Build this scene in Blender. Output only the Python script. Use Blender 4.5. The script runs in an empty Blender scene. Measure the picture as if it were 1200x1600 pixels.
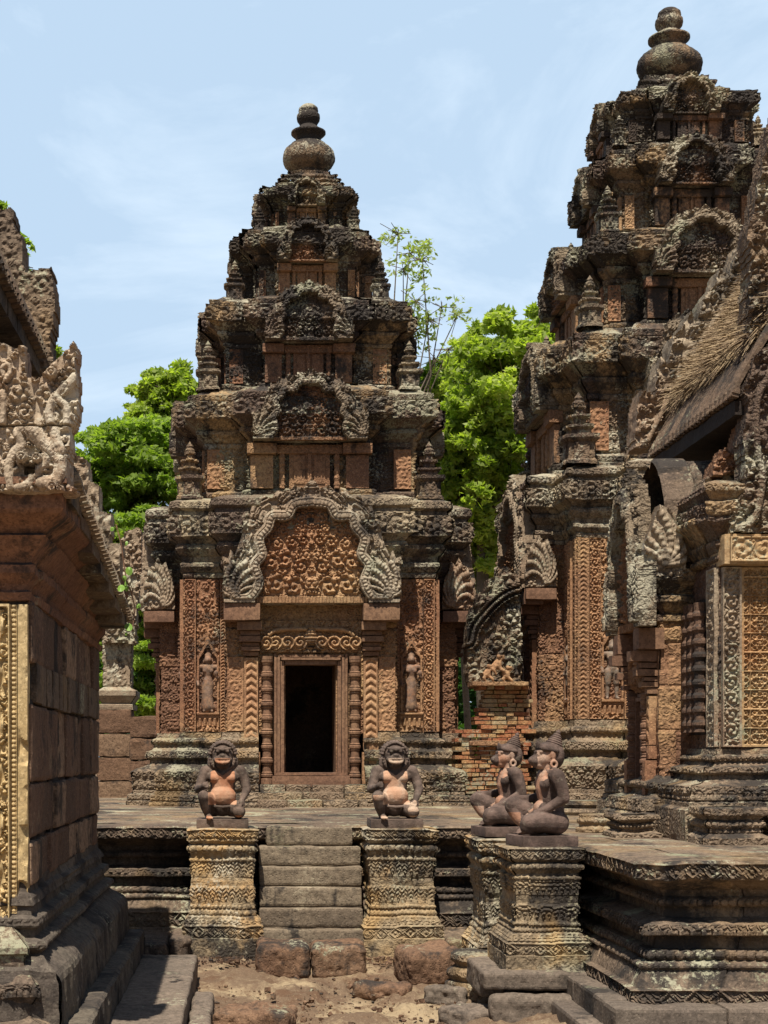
import bpy, bmesh, math, random
import numpy as np
from mathutils import Matrix, Vector
R = math.radians
sc = bpy.context.scene
COL = sc.collection

# ------------------------------------------------------------ camera, sky, sun, exposure
cam = bpy.data.cameras.new('camera')
cam.sensor_fit = 'HORIZONTAL'; cam.sensor_width = 36.0; cam.lens = 72.0
cam.shift_x = 220 / 1200.0; cam.shift_y = 380 / 1200.0
cam.clip_start = 0.1; cam.clip_end = 3000
camo = bpy.data.objects.new('camera', cam); COL.objects.link(camo)
camo.location = (0, 0, 1.6); camo.rotation_euler = (R(90), 0, 0)
sc.camera = camo

SUN = Vector((-0.10, -0.47, 1.0)).normalized()
world = bpy.data.worlds.new("World"); sc.world = world; world.use_nodes = True
wn = world.node_tree; wn.nodes.clear()
wo = wn.nodes.new('ShaderNodeOutputWorld'); bg = wn.nodes.new('ShaderNodeBackground')
sky = wn.nodes.new('ShaderNodeTexSky'); sky.sky_type = 'NISHITA'; sky.sun_disc = False
sky.sun_elevation = math.asin(SUN.z); sky.sun_rotation = math.atan2(SUN.x, SUN.y)
sky.air_density = 1.0; sky.dust_density = 0.7; sky.ozone_density = 1.2
tc = wn.nodes.new('ShaderNodeTexCoord'); mp = wn.nodes.new('ShaderNodeMapping')
mp.inputs['Scale'].default_value = (1.0, 1.0, 2.6)
cn = wn.nodes.new('ShaderNodeTexNoise'); cn.inputs['Scale'].default_value = 2.6
cn.inputs['Detail'].default_value = 8; cn.inputs['Roughness'].default_value = 0.62; cn.inputs['Distortion'].default_value = 0.6
cr = wn.nodes.new('ShaderNodeMapRange'); cr.inputs[1].default_value = .50; cr.inputs[2].default_value = .78
cr.inputs[3].default_value = 0.0; cr.inputs[4].default_value = 0.26
mx = wn.nodes.new('ShaderNodeMix'); mx.data_type = 'RGBA'
mx.inputs[7].default_value = (8.8, 11.5, 14.5, 1)   # bright veil added mainly to the north, keeping sky fill on facades low
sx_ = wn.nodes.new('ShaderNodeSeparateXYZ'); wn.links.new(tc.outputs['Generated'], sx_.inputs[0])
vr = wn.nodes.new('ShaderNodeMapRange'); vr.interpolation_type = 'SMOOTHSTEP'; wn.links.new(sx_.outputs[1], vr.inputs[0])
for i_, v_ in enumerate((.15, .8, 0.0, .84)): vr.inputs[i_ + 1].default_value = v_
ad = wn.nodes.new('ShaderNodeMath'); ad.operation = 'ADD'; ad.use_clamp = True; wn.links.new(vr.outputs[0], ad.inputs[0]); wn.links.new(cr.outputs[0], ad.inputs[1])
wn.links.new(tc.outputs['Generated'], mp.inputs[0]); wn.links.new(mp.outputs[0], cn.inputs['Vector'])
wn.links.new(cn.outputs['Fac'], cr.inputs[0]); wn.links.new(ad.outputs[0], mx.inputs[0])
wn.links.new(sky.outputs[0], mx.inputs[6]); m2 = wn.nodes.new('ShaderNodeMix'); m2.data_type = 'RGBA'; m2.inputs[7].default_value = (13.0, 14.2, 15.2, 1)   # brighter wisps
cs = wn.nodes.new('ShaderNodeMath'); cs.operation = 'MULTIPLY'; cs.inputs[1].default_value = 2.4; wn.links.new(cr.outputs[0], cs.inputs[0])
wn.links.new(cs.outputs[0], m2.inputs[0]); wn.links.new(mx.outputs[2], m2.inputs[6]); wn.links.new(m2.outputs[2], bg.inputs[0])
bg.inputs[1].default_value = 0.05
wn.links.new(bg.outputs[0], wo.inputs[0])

sl = bpy.data.lights.new('sun', 'SUN'); sl.energy = 5.0; sl.angle = R(0.5); sl.color = (1.0, 0.92, 0.79)
slo = bpy.data.objects.new('sun', sl); COL.objects.link(slo)
slo.rotation_euler = (-SUN).to_track_quat('-Z', 'Y').to_euler()
sc.view_settings.view_transform = 'Standard'; sc.view_settings.look = 'None'
sc.view_settings.exposure = 0.52; sc.view_settings.gamma = 1.0
sc.view_settings.use_curve_mapping = False
sc.cycles.max_bounces = 5; sc.cycles.diffuse_bounces = 3; sc.cycles.transparent_max_bounces = 4

# ------------------------------------------------------------ materials
def _n(nt, t, **kw):
    n = nt.nodes.new(t)
    for k, v in kw.items():
        if k.startswith('i_'): n.inputs[k[2:].replace('_', ' ')].default_value = v
        else: setattr(n, k, v)
    return n
def _mixc(nt, fac, a, b):
    m = nt.nodes.new('ShaderNodeMix'); m.data_type = 'RGBA'
    for s, val in ((0, fac), (6, a), (7, b)):
        if hasattr(val, 'is_output') or isinstance(val, bpy.types.NodeSocket): nt.links.new(val, m.inputs[s])
        elif s == 0: m.inputs[0].default_value = val
        else: m.inputs[s].default_value = (*val, 1)
    return m.outputs[2]
def _rng(nt, sock, a, b, c=0.0, d=1.0):
    m = nt.nodes.new('ShaderNodeMapRange'); m.interpolation_type = 'SMOOTHSTEP'
    nt.links.new(sock, m.inputs[0])
    for i, v in enumerate((a, b, c, d)): m.inputs[i + 1].default_value = v
    return m.outputs[0]
def _math(nt, op, a, b=0.0):
    m = nt.nodes.new('ShaderNodeMath'); m.operation = op
    for i, v in enumerate((a, b)):
        if isinstance(v, bpy.types.NodeSocket): nt.links.new(v, m.inputs[i])
        else: m.inputs[i].default_value = v
    return m.outputs[0]

def stone(name, cols, crust=.35, lichen=.3, crustcol=(.030, .026, .024), lichcol=(.36, .35, .25), carve=0.0, carve_s=11.0,
          bump=.35, zg=None, rough=.92, up=.45, streak=.25, varscale=.7, yellow=0.0, mott=.6, blkw=.55):
    """weathered sandstone: cols = 4 colours picked by large noise and the block's own tint"""
    m = bpy.data.materials.new(name); m.use_nodes = True; nt = m.node_tree; nt.nodes.clear()
    out = _n(nt, 'ShaderNodeOutputMaterial'); bs = _n(nt, 'ShaderNodeBsdfPrincipled')
    bs.inputs['Roughness'].default_value = rough; bs.inputs['Specular IOR Level'].default_value = .25
    nt.links.new(bs.outputs[0], out.inputs[0])
    geo = _n(nt, 'ShaderNodeNewGeometry'); pos = geo.outputs['Position']
    def noise(scale, detail=4, rough=.6, mapping=None, off=0.0):
        v = pos
        mm = _n(nt, 'ShaderNodeMapping'); mm.inputs['Location'].default_value = (off, off * .7, off * 1.3)
        if mapping: mm.inputs['Scale'].default_value = mapping
        nt.links.new(v, mm.inputs[0])
        t = _n(nt, 'ShaderNodeTexNoise', i_Scale=scale, i_Detail=detail, i_Roughness=rough)
        nt.links.new(mm.outputs[0], t.inputs['Vector']); return t.outputs['Fac']
    at = _n(nt, 'ShaderNodeAttribute', attribute_name='blk')
    blk = at.outputs['Fac']
    big = noise(varscale, 3, .55)
    f = _math(nt, 'ADD', _math(nt, 'MULTIPLY', big, 1.5), _math(nt, 'MULTIPLY', blk, blkw))
    f = _math(nt, 'SUBTRACT', f, .245 + blkw * .5)
    ramp = _n(nt, 'ShaderNodeValToRGB'); el = ramp.color_ramp.elements
    el[0].position = .12; el[0].color = (*cols[0], 1); el[1].position = .85; el[1].color = (*cols[3], 1)
    e = el.new(.36); e.color = (*cols[1], 1); e = el.new(.6); e.color = (*cols[2], 1)
    nt.links.new(f, ramp.inputs[0]); c = ramp.outputs[0]
    # small mottling
    mot = noise(22, 5, .7, off=3)
    c = _mixc(nt, _rng(nt, mot, .36, .66, 0, .62), c, tuple(x * .45 for x in cols[1]))
    c = _mixc(nt, _rng(nt, noise(46, 5, .8, off=23), .50, .66, 0, mott), c, tuple(x * .22 for x in cols[1]))
    c = _mixc(nt, _rng(nt, noise(60, 3, .7, off=9), .54, .68, 0, .5), c, tuple(min(1, x * 1.45) for x in cols[2]))
    # black biological crust: patches, runs, more on weather faces
    sep = _n(nt, 'ShaderNodeSeparateXYZ'); nt.links.new(geo.outputs['Normal'], sep.inputs[0])
    nz = _math(nt, 'MAXIMUM', sep.outputs[2], 0.0)
    cn_ = _math(nt, 'ADD', noise(1.7, 5, .62, off=17), _math(nt, 'MULTIPLY', nz, up * .3))
    st = noise(3.2, 4, .6, mapping=(1.9, 1.9, .28), off=5)
    cn_ = _math(nt, 'ADD', cn_, _math(nt, 'MULTIPLY', _math(nt, 'SUBTRACT', st, .5), streak * 1.6))
    cn_ = _math(nt, 'ADD', cn_, _math(nt, 'MULTIPLY', _math(nt, 'SUBTRACT', mot, .5), .25))
    cn_ = _math(nt, 'ADD', cn_, _math(nt, 'MULTIPLY', _math(nt, 'SUBTRACT', blk, .5), .12))
    if zg:
        sp = _n(nt, 'ShaderNodeSeparateXYZ'); nt.links.new(pos, sp.inputs[0])
        cn_ = _math(nt, 'ADD', cn_, _rng(nt, sp.outputs[2], zg[0], zg[1], 0, zg[2]))
    th = .78 - crust * .5
    cf = _rng(nt, cn_, th - .07, th + .1, 0, .93)
    c = _mixc(nt, cf, c, crustcol)
    # pale lichen
    ln = _math(nt, 'ADD', noise(2.3, 3, .6, off=31), _math(nt, 'MULTIPLY', noise(34, 4, .75, off=41), .8))
    ln = _math(nt, 'ADD', ln, _math(nt, 'MULTIPLY', nz, .07))
    tl = 1.24 - lichen * .5
    lf = _rng(nt, ln, tl - .05, tl + .09, 0, .85)
    lcol = _mixc(nt, _rng(nt, noise(1.1, 2, .5, off=51), .42, .6), lichcol, (lichcol[0] * .66, lichcol[1] * .69, lichcol[2] * .63))
    c = _mixc(nt, lf, c, lcol)
    if yellow:
        yf = _rng(nt, noise(1.6, 3, .6, off=71), .54, .66, 0, yellow)
        c = _mixc(nt, yf, c, (.44, .27, .10))
    nt.links.new(c, bs.inputs['Base Color'])
    # bump
    b1 = noise(70, 5, .75, off=2); b2 = noise(9, 4, .6, off=4)
    h = _math(nt, 'ADD', _math(nt, 'MULTIPLY', b1, .006), _math(nt, 'MULTIPLY', b2, .02))
    pit = _n(nt, 'ShaderNodeTexVoronoi', i_Scale=38.0); nt.links.new(pos, pit.inputs['Vector'])
    h = _math(nt, 'ADD', h, _rng(nt, pit.outputs['Distance'], 0.05, .4, 0, .004))
    if carve:
        wv = _n(nt, 'ShaderNodeTexNoise', i_Scale=8.0, i_Detail=1.0); nt.links.new(pos, wv.inputs['Vector'])
        wm = _n(nt, 'ShaderNodeVectorMath', operation='MULTIPLY_ADD')
        nt.links.new(wv.outputs['Color'], wm.inputs[0]); wm.inputs[1].default_value = (.06, .06, .06); nt.links.new(pos, wm.inputs[2])
        for s_, fr, am in ((carve_s, 19, .010), (carve_s * 2.3, 15, .005)):
            vo = _n(nt, 'ShaderNodeTexVoronoi', i_Scale=s_); vo.inputs['Randomness'].default_value = .75
            nt.links.new(wm.outputs[0], vo.inputs['Vector'])
            s = _math(nt, 'SINE', _math(nt, 'MULTIPLY', vo.outputs['Distance'], fr))
            h = _math(nt, 'ADD', h, _math(nt, 'MULTIPLY', s, am * carve))
    bp = _n(nt, 'ShaderNodeBump', i_Strength=1.0, i_Distance=bump); nt.links.new(h, bp.inputs['Height'])
    bp.inputs['Distance'].default_value = 1.0; bp.inputs['Strength'].default_value = min(1, bump * 1.6)
    nt.links.new(bp.outputs[0], bs.inputs['Normal'])
    return m

RED = (.30, .135, .075); RB = (.23, .115, .07); OCH = (.42, .235, .095); TAN = (.36, .27, .17); GRY = (.21, .18, .135); PUR = (.115, .066, .052)
M = {}
M['tower'] = stone('tower_stone', ((.08, .055, .047), (.13, .088, .064), (.23, .16, .10), (.40, .27, .14)), crust=.46, lichen=.48, up=.1, lichcol=(.40, .37, .28), carve=.55, zg=(4.0, 9.5, .12), blkw=.95)
M['tower_wall'] = stone('tower_wall_stone', ((.15, .08, .053), (.23, .12, .072), (.35, .20, .108), (.47, .31, .155)), crust=.28, lichen=.14, carve=.4, zg=(4.2, 9.5, .2))
M['carved'] = stone('carved_red_stone', ((.20, .098, .06), (.31, .155, .088), (.41, .235, .125), (.48, .33, .18)), crust=.20, lichen=.16, zg=(4.0, 9.5, .18))
M['carved_grey'] = stone('carved_grey_stone', ((.26, .155, .10), (.29, .2, .135), (.35, .28, .2), (.42, .36, .27)), crust=.24, lichen=.44, lichcol=(.46, .43, .34))
M['corn'] = stone('cornice_stone', ((.09, .06, .05), (.17, .125, .088), (.28, .22, .15), (.40, .32, .21)), crust=.45, up=.1, lichen=.50, lichcol=(.40, .37, .28), carve=.5, zg=(5, 10, .08), blkw=.9)
M['base'] = stone('base_stone', ((.19, .13, .085), (.22, .16, .11), (.29, .22, .15), (.35, .24, .13)), crust=.42, lichen=.40, lichcol=(.34, .32, .23), carve=.7, yellow=.2)
M['ped'] = stone('pedestal_stone', ((.17, .135, .095), (.24, .185, .125), (.34, .26, .16), (.47, .29, .13)), crust=.46, lichen=.44, lichcol=(.42, .37, .28), carve=.3, varscale=1.6, yellow=.45, up=.1)
M['step'] = stone('step_stone', ((.13, .10, .075), (.16, .125, .092), (.2, .155, .11), (.24, .19, .135)), crust=.22, lichen=.42, lichcol=(.33, .28, .20), up=0, streak=.7, varscale=1.3, bump=.4)
M['terr'] = stone('terrace_stone', ((.12, .085, .065), (.15, .11, .08), (.21, .155, .11), (.28, .19, .11)), crust=.46, lichen=.34, carve=.2, yellow=.15, up=.0)
M['pave'] = stone('paving_stone', ((.12, .095, .078), (.15, .12, .095), (.18, .14, .11), (.22, .17, .13)), crust=.34, lichen=.2, up=0, streak=0, bump=.25)
M['frame'] = stone('door_stone', ((.14, .075, .052), (.19, .105, .07), (.25, .14, .085), (.31, .19, .11)), crust=.24, lichen=.02, bump=.12, streak=.1)
M['leftwall'] = stone('library_wall_stone', ((.11, .07, .05), (.16, .095, .065), (.21, .13, .085), (.34, .23, .15)), crust=.40, lichen=.28, lichcol=(.34, .25, .17), blkw=1.2, bump=.4, varscale=1.1)
M['leftbase'] = stone('library_base_stone', ((.07, .055, .045), (.1, .08, .065), (.13, .11, .085), (.16, .13, .1)), crust=.5, lichen=.12, up=0)
M['yellow'] = stone('yellow_carved_stone', ((.44, .30, .15), (.52, .38, .19), (.57, .44, .25), (.6, .48, .3)), crust=.06, lichen=.1, bump=.15, streak=.4)
M['orange'] = stone('orange_carved_stone', ((.38, .20, .11), (.44, .25, .12), (.46, .31, .16), (.44, .33, .2)), crust=.05, lichen=.22, bump=.2, varscale=1.5)
M['laterite'] = stone('laterite', ((.12, .07, .046), (.165, .095, .060), (.21, .125, .077), (.25, .165, .105)), crust=.3, lichen=.22, bump=.9, carve=.0)
M['red_cornice'] = stone('library_cornice_stone', ((.10, .055, .04), (.17, .085, .055), (.24, .12, .07), (.30, .17, .10)), crust=.36, lichen=.26, lichcol=(.36, .27, .18), bump=.3)
M['naga'] = stone('pale_naga_stone', ((.34, .2, .15), (.40, .29, .2), (.46, .37, .27), (.52, .43, .33)), crust=.22, lichen=.5, lichcol=(.52, .46, .36), varscale=2)
M['grass_roof'] = stone('roof_tiles', ((.13, .09, .06), (.15, .1, .07), (.2, .15, .1), (.24, .18, .11)), crust=.4, lichen=.3)
M['new'] = stone('new_stone', ((.5, .42, .33), (.5, .42, .33), (.52, .45, .36), (.52, .45, .36)), crust=-.1, lichen=-.1)
M['black'] = stone('painted_shade_stone', ((.035, .026, .022), (.035, .026, .022), (.04, .03, .026), (.05, .037, .03)), crust=.5, lichen=-.2)  # shade under eave, behind balusters and between slabs, put into the colour

# ------------------------------------------------------------ numpy helpers
def _hash(ix, iy, iz, seed):
    h = (ix * 374761393 + iy * 668265263 + iz * 2147483647 + seed * 1274126177) & 0xFFFFFFFF
    h = ((h ^ (h >> 13)) * 1274126177) & 0xFFFFFFFF
    h = (h ^ (h >> 16)) & 0xFFFF
    return h / 65535.0
def vnoise(P, scale, seed=0):
    p = P * scale; i = np.floor(p).astype(np.int64); f = p - i; f = f * f * (3 - 2 * f)
    r = 0
    for dx in (0, 1):
        wx = f[:, 0] if dx else 1 - f[:, 0]
        for dy in (0, 1):
            wy = f[:, 1] if dy else 1 - f[:, 1]
            for dz in (0, 1):
                wz = f[:, 2] if dz else 1 - f[:, 2]
                r = r + wx * wy * wz * _hash(i[:, 0] + dx, i[:, 1] + dy, i[:, 2] + dz, seed)
    return r * 2 - 1
def hrand(a, b, seed):
    return _hash(np.asarray(a, dtype=np.int64), np.asarray(b, dtype=np.int64), np.zeros_like(np.asarray(a, dtype=np.int64)), seed)

def mesh_np(name, V, Q, mat, parent=None, blk=None, smooth=False, tris=False):
    me = bpy.data.meshes.new(name)
    V = np.ascontiguousarray(V, dtype=np.float32); Q = np.ascontiguousarray(Q, dtype=np.int32)
    k = Q.shape[1]
    me.vertices.add(len(V)); me.vertices.foreach_set('co', V.ravel())
    me.loops.add(Q.size); me.loops.foreach_set('vertex_index', Q.ravel())
    me.polygons.add(len(Q)); me.polygons.foreach_set('loop_start', np.arange(0, Q.size, k, dtype=np.int32))
    me.polygons.foreach_set('loop_total', np.full(len(Q), k, dtype=np.int32))
    if smooth: me.polygons.foreach_set('use_smooth', np.ones(len(Q), dtype=bool))
    if blk is not None:
        a = me.attributes.new('blk', 'FLOAT', 'POINT'); a.data.foreach_set('value', np.ascontiguousarray(blk, dtype=np.float32))
    me.update(); me.validate()
    if not smooth:
        me.shade_flat()
    me.materials.append(mat)
    o = bpy.data.objects.new(name, me); COL.objects.link(o)
    if parent is not None: o.parent = parent; o.matrix_parent_inverse = parent.matrix_world.inverted()
    return o

class Acc:
    """collects pieces that belong to ONE part"""
    def __init__(s): s.V = []; s.Q = []; s.B = []; s.n = 0
    def add(s, V, Q, B=None, T=None):
        V = np.asarray(V, float).reshape(-1, 3)
        if T is not None:
            A = np.array(T); V = V @ A[:3, :3].T + A[:3, 3]
        s.V.append(V); s.Q.append(np.asarray(Q, int) + s.n); s.n += len(V)
        s.B.append(np.full(len(V), .5) if B is None else (np.full(len(V), B) if np.isscalar(B) else B))
        return s
    def obj(s, name, mat, parent=None, smooth=False):
        return mesh_np(name, np.vstack(s.V), np.vstack(s.Q), mat, parent, np.concatenate(s.B), smooth)

def empty(name, loc=(0, 0, 0), rz=0):
    o = bpy.data.objects.new(name, None); COL.objects.link(o)
    o.empty_display_size = .2
    o.location = loc; o.rotation_euler = (0, 0, rz)
    o.matrix_basis = Matrix.Translation(loc) @ Matrix.Rotation(rz, 4, 'Z')
    bpy.context.view_layer.update()
    return o
def tag(o, label=None, cat=None, group=None, kind=None):
    if label: o['label'] = label
    if cat: o['category'] = cat
    if group: o['group'] = group
    if kind: o['kind'] = kind
    return o
def copy_tree(o, parent=None):
    c = o.copy(); COL.objects.link(c)
    c.parent = parent
    for ch in list(o.children): copy_tree(ch, c)
    return c

# ------------------------------------------------------------ carving patterns (heights 0..1)
TS = 512
def _fol_tile(seed, rmin, rmax, tries=2600):
    rs = np.random.RandomState(seed); T = np.zeros((TS, TS)); C = []
    for k in range(tries):
        r = rmax - (rmax - rmin) * min(1, k / (tries * .45)); x, y = rs.rand(2)
        if any(min(abs(x - a), 1 - abs(x - a)) ** 2 + min(abs(y - b), 1 - abs(y - b)) ** 2 < (r + c) ** 2 * .86 for a, b, c in C): continue
        C.append((x, y, r))
        n = int(r * TS * 1.25) + 1; ii = np.arange(-n, n + 1)
        A, Bq = np.meshgrid(ii, ii); rr = np.hypot(A, Bq) / (r * TS); th = np.arctan2(Bq, A) * (1 if rs.rand() < .5 else -1) + rs.rand() * 6.28
        turns = 1.55 if r > (rmin + rmax) / 2 else 1.0
        h = .5 + .5 * np.cos(2 * np.pi * rr * turns - th)
        h = h ** .7 * (.62 + .38 * np.cos(th * 7 + rr * 3) * (rr > .55)) + (rr < .2) * .4
        edge = 1.0 + .10 * np.cos(th * 6)
        h = np.where(rr < edge, np.clip(h * 1.05, 0, 1.1) * np.clip((edge - rr) * 6, 0, 1) + .12, 0)
        X = (int(x * TS) + A) % TS; Y = (int(y * TS) + Bq) % TS
        T[Y, X] = np.maximum(T[Y, X], h)
    return np.clip(T, 0, 1)
FOL = _fol_tile(3, .028, .085)
FOLb = _fol_tile(8, .05, .14, 1500)
def samp(T, u, v, s):
    a = np.mod(u / s, 1) * TS; b = np.mod(v / s, 1) * TS
    i = a.astype(int) % TS; j = b.astype(int) % TS
    return T[j, i]
def pat(kind, u, v, H, seed=0):
    b = v / (H / 2)
    if kind == 'scroll':
        c = np.floor(u / H + .5); uc = u - c * H; d = np.where(np.mod(c, 2) == 0, 1, -1)
        r = np.hypot(uc, v) / (H / 2); th = np.arctan2(v, uc) * d
        h = (.5 + .5 * np.cos(2 * np.pi * r * 1.35 - th)) * (.7 + .3 * np.cos(th * 6 + 3 * r) * (r > .5)) + (r < .18) * .4
        f = samp(FOL, u + seed, v, .55)
        return np.where(r < .93, h, f * .8)
    if kind == 'diamond':
        a = np.abs(np.mod(u / (H * 1.15), 1) - .5) * 2; s = a + np.abs(b) * .98
        h = np.exp(-((s - .86) / .09) ** 2) + np.exp(-((s - .62) / .07) ** 2) * .7 + (s < .32) * .8 + np.exp(-((s - 1.25) / .1) ** 2) * .6
        return np.clip(h, 0, 1) * (np.abs(b) < .9) + (np.abs(b) >= .9) * .9
    if kind == 'lotus':
        p = H * .95; a = (np.mod(u / p, 1) - .5) * 2; t = b * .5 + .5
        e = np.abs(a) ** 2 + np.clip(t - .35, 0, 1) ** 2 * 2.0
        return np.clip(1.15 - e, 0, 1) ** .5 * (.65 + .35 * np.cos(e * 14)) * (e < 1.1)
    if kind == 'bead':
        a = (np.mod(u / (H * 1.02), 1) - .5) * 2
        return np.sqrt(np.clip(1 - a * a - b * b, 0, 1))
    if kind == 'hang':
        p = H * .5; a = np.abs(np.mod(u / p, 1) - .5) * 2; t = .5 - b * .5
        inside = (t < 1.0 - a * .75)
        return inside * (.55 + .45 * np.cos((t + a * .75) * 22))
    if kind == 'chev':
        c = np.mod((b * 0 + u) / (H * .62), 1); a = np.abs(b)
        s = np.abs(np.mod(c + a * .55, 1) - .5) * 2
        return np.clip(1.3 * s * (a < .86), 0, 1) + (a >= .86) * .8
    if kind == 'rosette':
        a = (np.mod(u / H, 1) - .5) * 2; c = (np.mod(v / H + .5, 1) - .5) * 2
        r = np.hypot(a, c); th = np.arctan2(c, a)
        h = np.exp(-((r - .68 - .16 * np.cos(4 * th)) / .08) ** 2) + np.exp(-((r - .36 + .1 * np.cos(4 * th)) / .08) ** 2) + (r < .13)
        q1 = np.hypot(np.abs(a) - .55, np.abs(c) - .55); h += np.exp(-((q1 - .2) / .07) ** 2) * .8
        g = np.maximum(np.abs(a), np.abs(c)); return np.where(g > .93, .9, np.clip(h, 0, 1) * .9)
    if kind == 'fol': return samp(FOL, u + seed * .37, v + seed * .61, .95)
    if kind == 'folb': return samp(FOLb, u + seed * .37, v + seed * .61, .8)
    if kind == 'sym': return samp(FOL, np.abs(u) + seed * .37, v + seed * .61, .9)
    if kind == 'ribs': return .5 + .5 * np.cos(u / H * 2 * np.pi)
    return np.zeros_like(u)

# ------------------------------------------------------------ loft of a moulding along a path
def miters(path, closed):
    P = np.array(path, float); n = len(P); E = []
    for i in range(n if closed else n - 1):
        d = P[(i + 1) % n] - P[i]; L = np.hypot(*d); d = d / L; E.append((np.array([d[1], -d[0]]), L))
    Ms = []
    for i in range(n):
        a = E[i - 1][0] if (closed or i > 0) else E[0][0]
        b = E[i % len(E)][0] if (closed or i < n - 1) else E[-1][0]
        m = a + b; Ms.append(m / max(1e-6, (m @ a)))
    return P, E, Ms
def loft(acc, path, prof, res=.02, closed=True, blen=.5, bamp=.008, weather=.006, seed=0, T=None, joint=.006, fine=None, cap=None, zblk=.004, bt=.7, chip=0.0, ch=.34):
    """path runs so that outward is to the RIGHT of travel (counter-clockwise seen from above = outward).
    prof: list of (o, z, pattern, amp): pattern covers the stretch from the previous point to this one"""
    P, E, Ms = miters(path, closed)
    n = len(P)
    bx, by, mxs, mys, us, ed, nyr = [], [], [], [], [], [], []
    for i, (nv, L) in enumerate(E):
        r = res if (fine is None or fine(nv)) else res * 3.5
        k = max(2, int(math.ceil(L / r)) + 1); t = np.linspace(0, 1, k)
        a, b = P[i], P[(i + 1) % n]; ma, mb = Ms[i], Ms[(i + 1) % n]
        bx.append(a[0] + (b[0] - a[0]) * t); by.append(a[1] + (b[1] - a[1]) * t)
        mxs.append(ma[0] + (mb[0] - ma[0]) * t); mys.append(ma[1] + (mb[1] - ma[1]) * t)
        us.append((t - .5) * L); ed.append(np.full(k, i))
    bx, by, mxs, mys, us, ed = map(np.concatenate, (bx, by, mxs, mys, us, ed))
    po, pz, pid, pv = [prof[0][0]], [prof[0][1]], [0], [0.0]
    segs = []
    for j in range(1, len(prof)):
        o0, z0 = prof[j - 1][:2]; o1, z1 = prof[j][:2]; L = math.hypot(o1 - o0, z1 - z0)
        kind = prof[j][2] if len(prof[j]) > 2 else None; amp = prof[j][3] if len(prof[j]) > 3 else .01
        r = res if kind else max(res * 2.5, .03)
        k = max(1, int(math.ceil(L / r))); segs.append((kind, amp, L))
        for q in range(1, k + 1):
            t = q / k
            po.append(o0 + (o1 - o0) * t); pz.append(z0 + (z1 - z0) * t); pid.append(j - 1); pv.append((t - .5) * L)
    po, pz, pid, pv = map(np.array, (po, pz, pid, pv))
    nu, nvv = len(us), len(po)
    O = np.repeat(po[:, None], nu, 1); Z = np.repeat(pz[:, None], nu, 1).astype(float)
    U = np.repeat(us[None, :], nvv, 0)
    for j, (kind, amp, L) in enumerate(segs):
        if not kind: continue
        rows = np.where(pid == j)[0]
        h = pat(kind, U[rows], np.repeat(pv[rows][:, None], nu, 1), L, seed + j)
        O[rows] += h * amp
    # blocks
    zc = np.floor((pz - pz.min()) / ch).astype(int); hf = np.mod(pz - pz.min(), ch); hj = (np.minimum(hf, ch - hf) < res * .8)[:, None]
    course = np.repeat(zc[:, None], nu, 1)
    shift = hrand(course, np.repeat(ed[None, :], nvv, 0) * 7 + 3, seed + 5) * blen
    bu = (U + shift) / blen; bi = np.floor(bu).astype(int)
    eid = np.repeat(ed[None, :], nvv, 0)
    rb = hrand(bi * 31 + eid * 977, course * 13 + 1, seed + 11); rb2 = hrand(bi * 17 + eid * 331, course * 7 + 2, seed + 12)
    O += (rb - .5) * 2 * bamp; Z += (rb2 - .5) * 2 * zblk
    fr = bu - bi; jd = np.minimum(fr, 1 - fr) * blen
    if joint: O -= joint * ((jd < max(res * .8, .008)) | hj)
    X = bx[None, :] + O * mxs[None, :]; Y = by[None, :] + O * mys[None, :]
    PP = np.stack([X.ravel(), Y.ravel(), Z.ravel()], 1)
    w = vnoise(PP, 7, seed) * weather + vnoise(PP, 19, seed + 1) * weather * .6
    if chip:
        w -= np.clip(vnoise(PP, 4.2, seed + 9) - .35, 0, 1) * chip
    O += w.reshape(O.shape)
    X = bx[None, :] + O * mxs[None, :]; Y = by[None, :] + O * mys[None, :]
    PP = np.stack([X.ravel(), Y.ravel(), (Z + w.reshape(O.shape) * .6).ravel()], 1)
    idx = np.arange(nu * nvv).reshape(nvv, nu)
    a = idx[:-1, :-1]; b = idx[:-1, 1:]; c = idx[1:, 1:]; d = idx[1:, :-1]
    same = (ed[:-1] == ed[1:])
    Q = np.stack([a[:, same], b[:, same], c[:, same], d[:, same]], -1).reshape(-1, 4)
    acc.add(PP, Q, rb.ravel() * bt + (1 - bt) * .5, T)
    return acc
def core(acc, path, prof, T=None, inset=.04):
    """plain backing just inside a moulding, so no light shows through the joints"""
    loft(acc, path, [(o[0] - inset, o[1]) for o in prof], res=.25, T=T, bamp=0, weather=0, joint=0, zblk=0, blen=50, bt=0)
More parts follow.
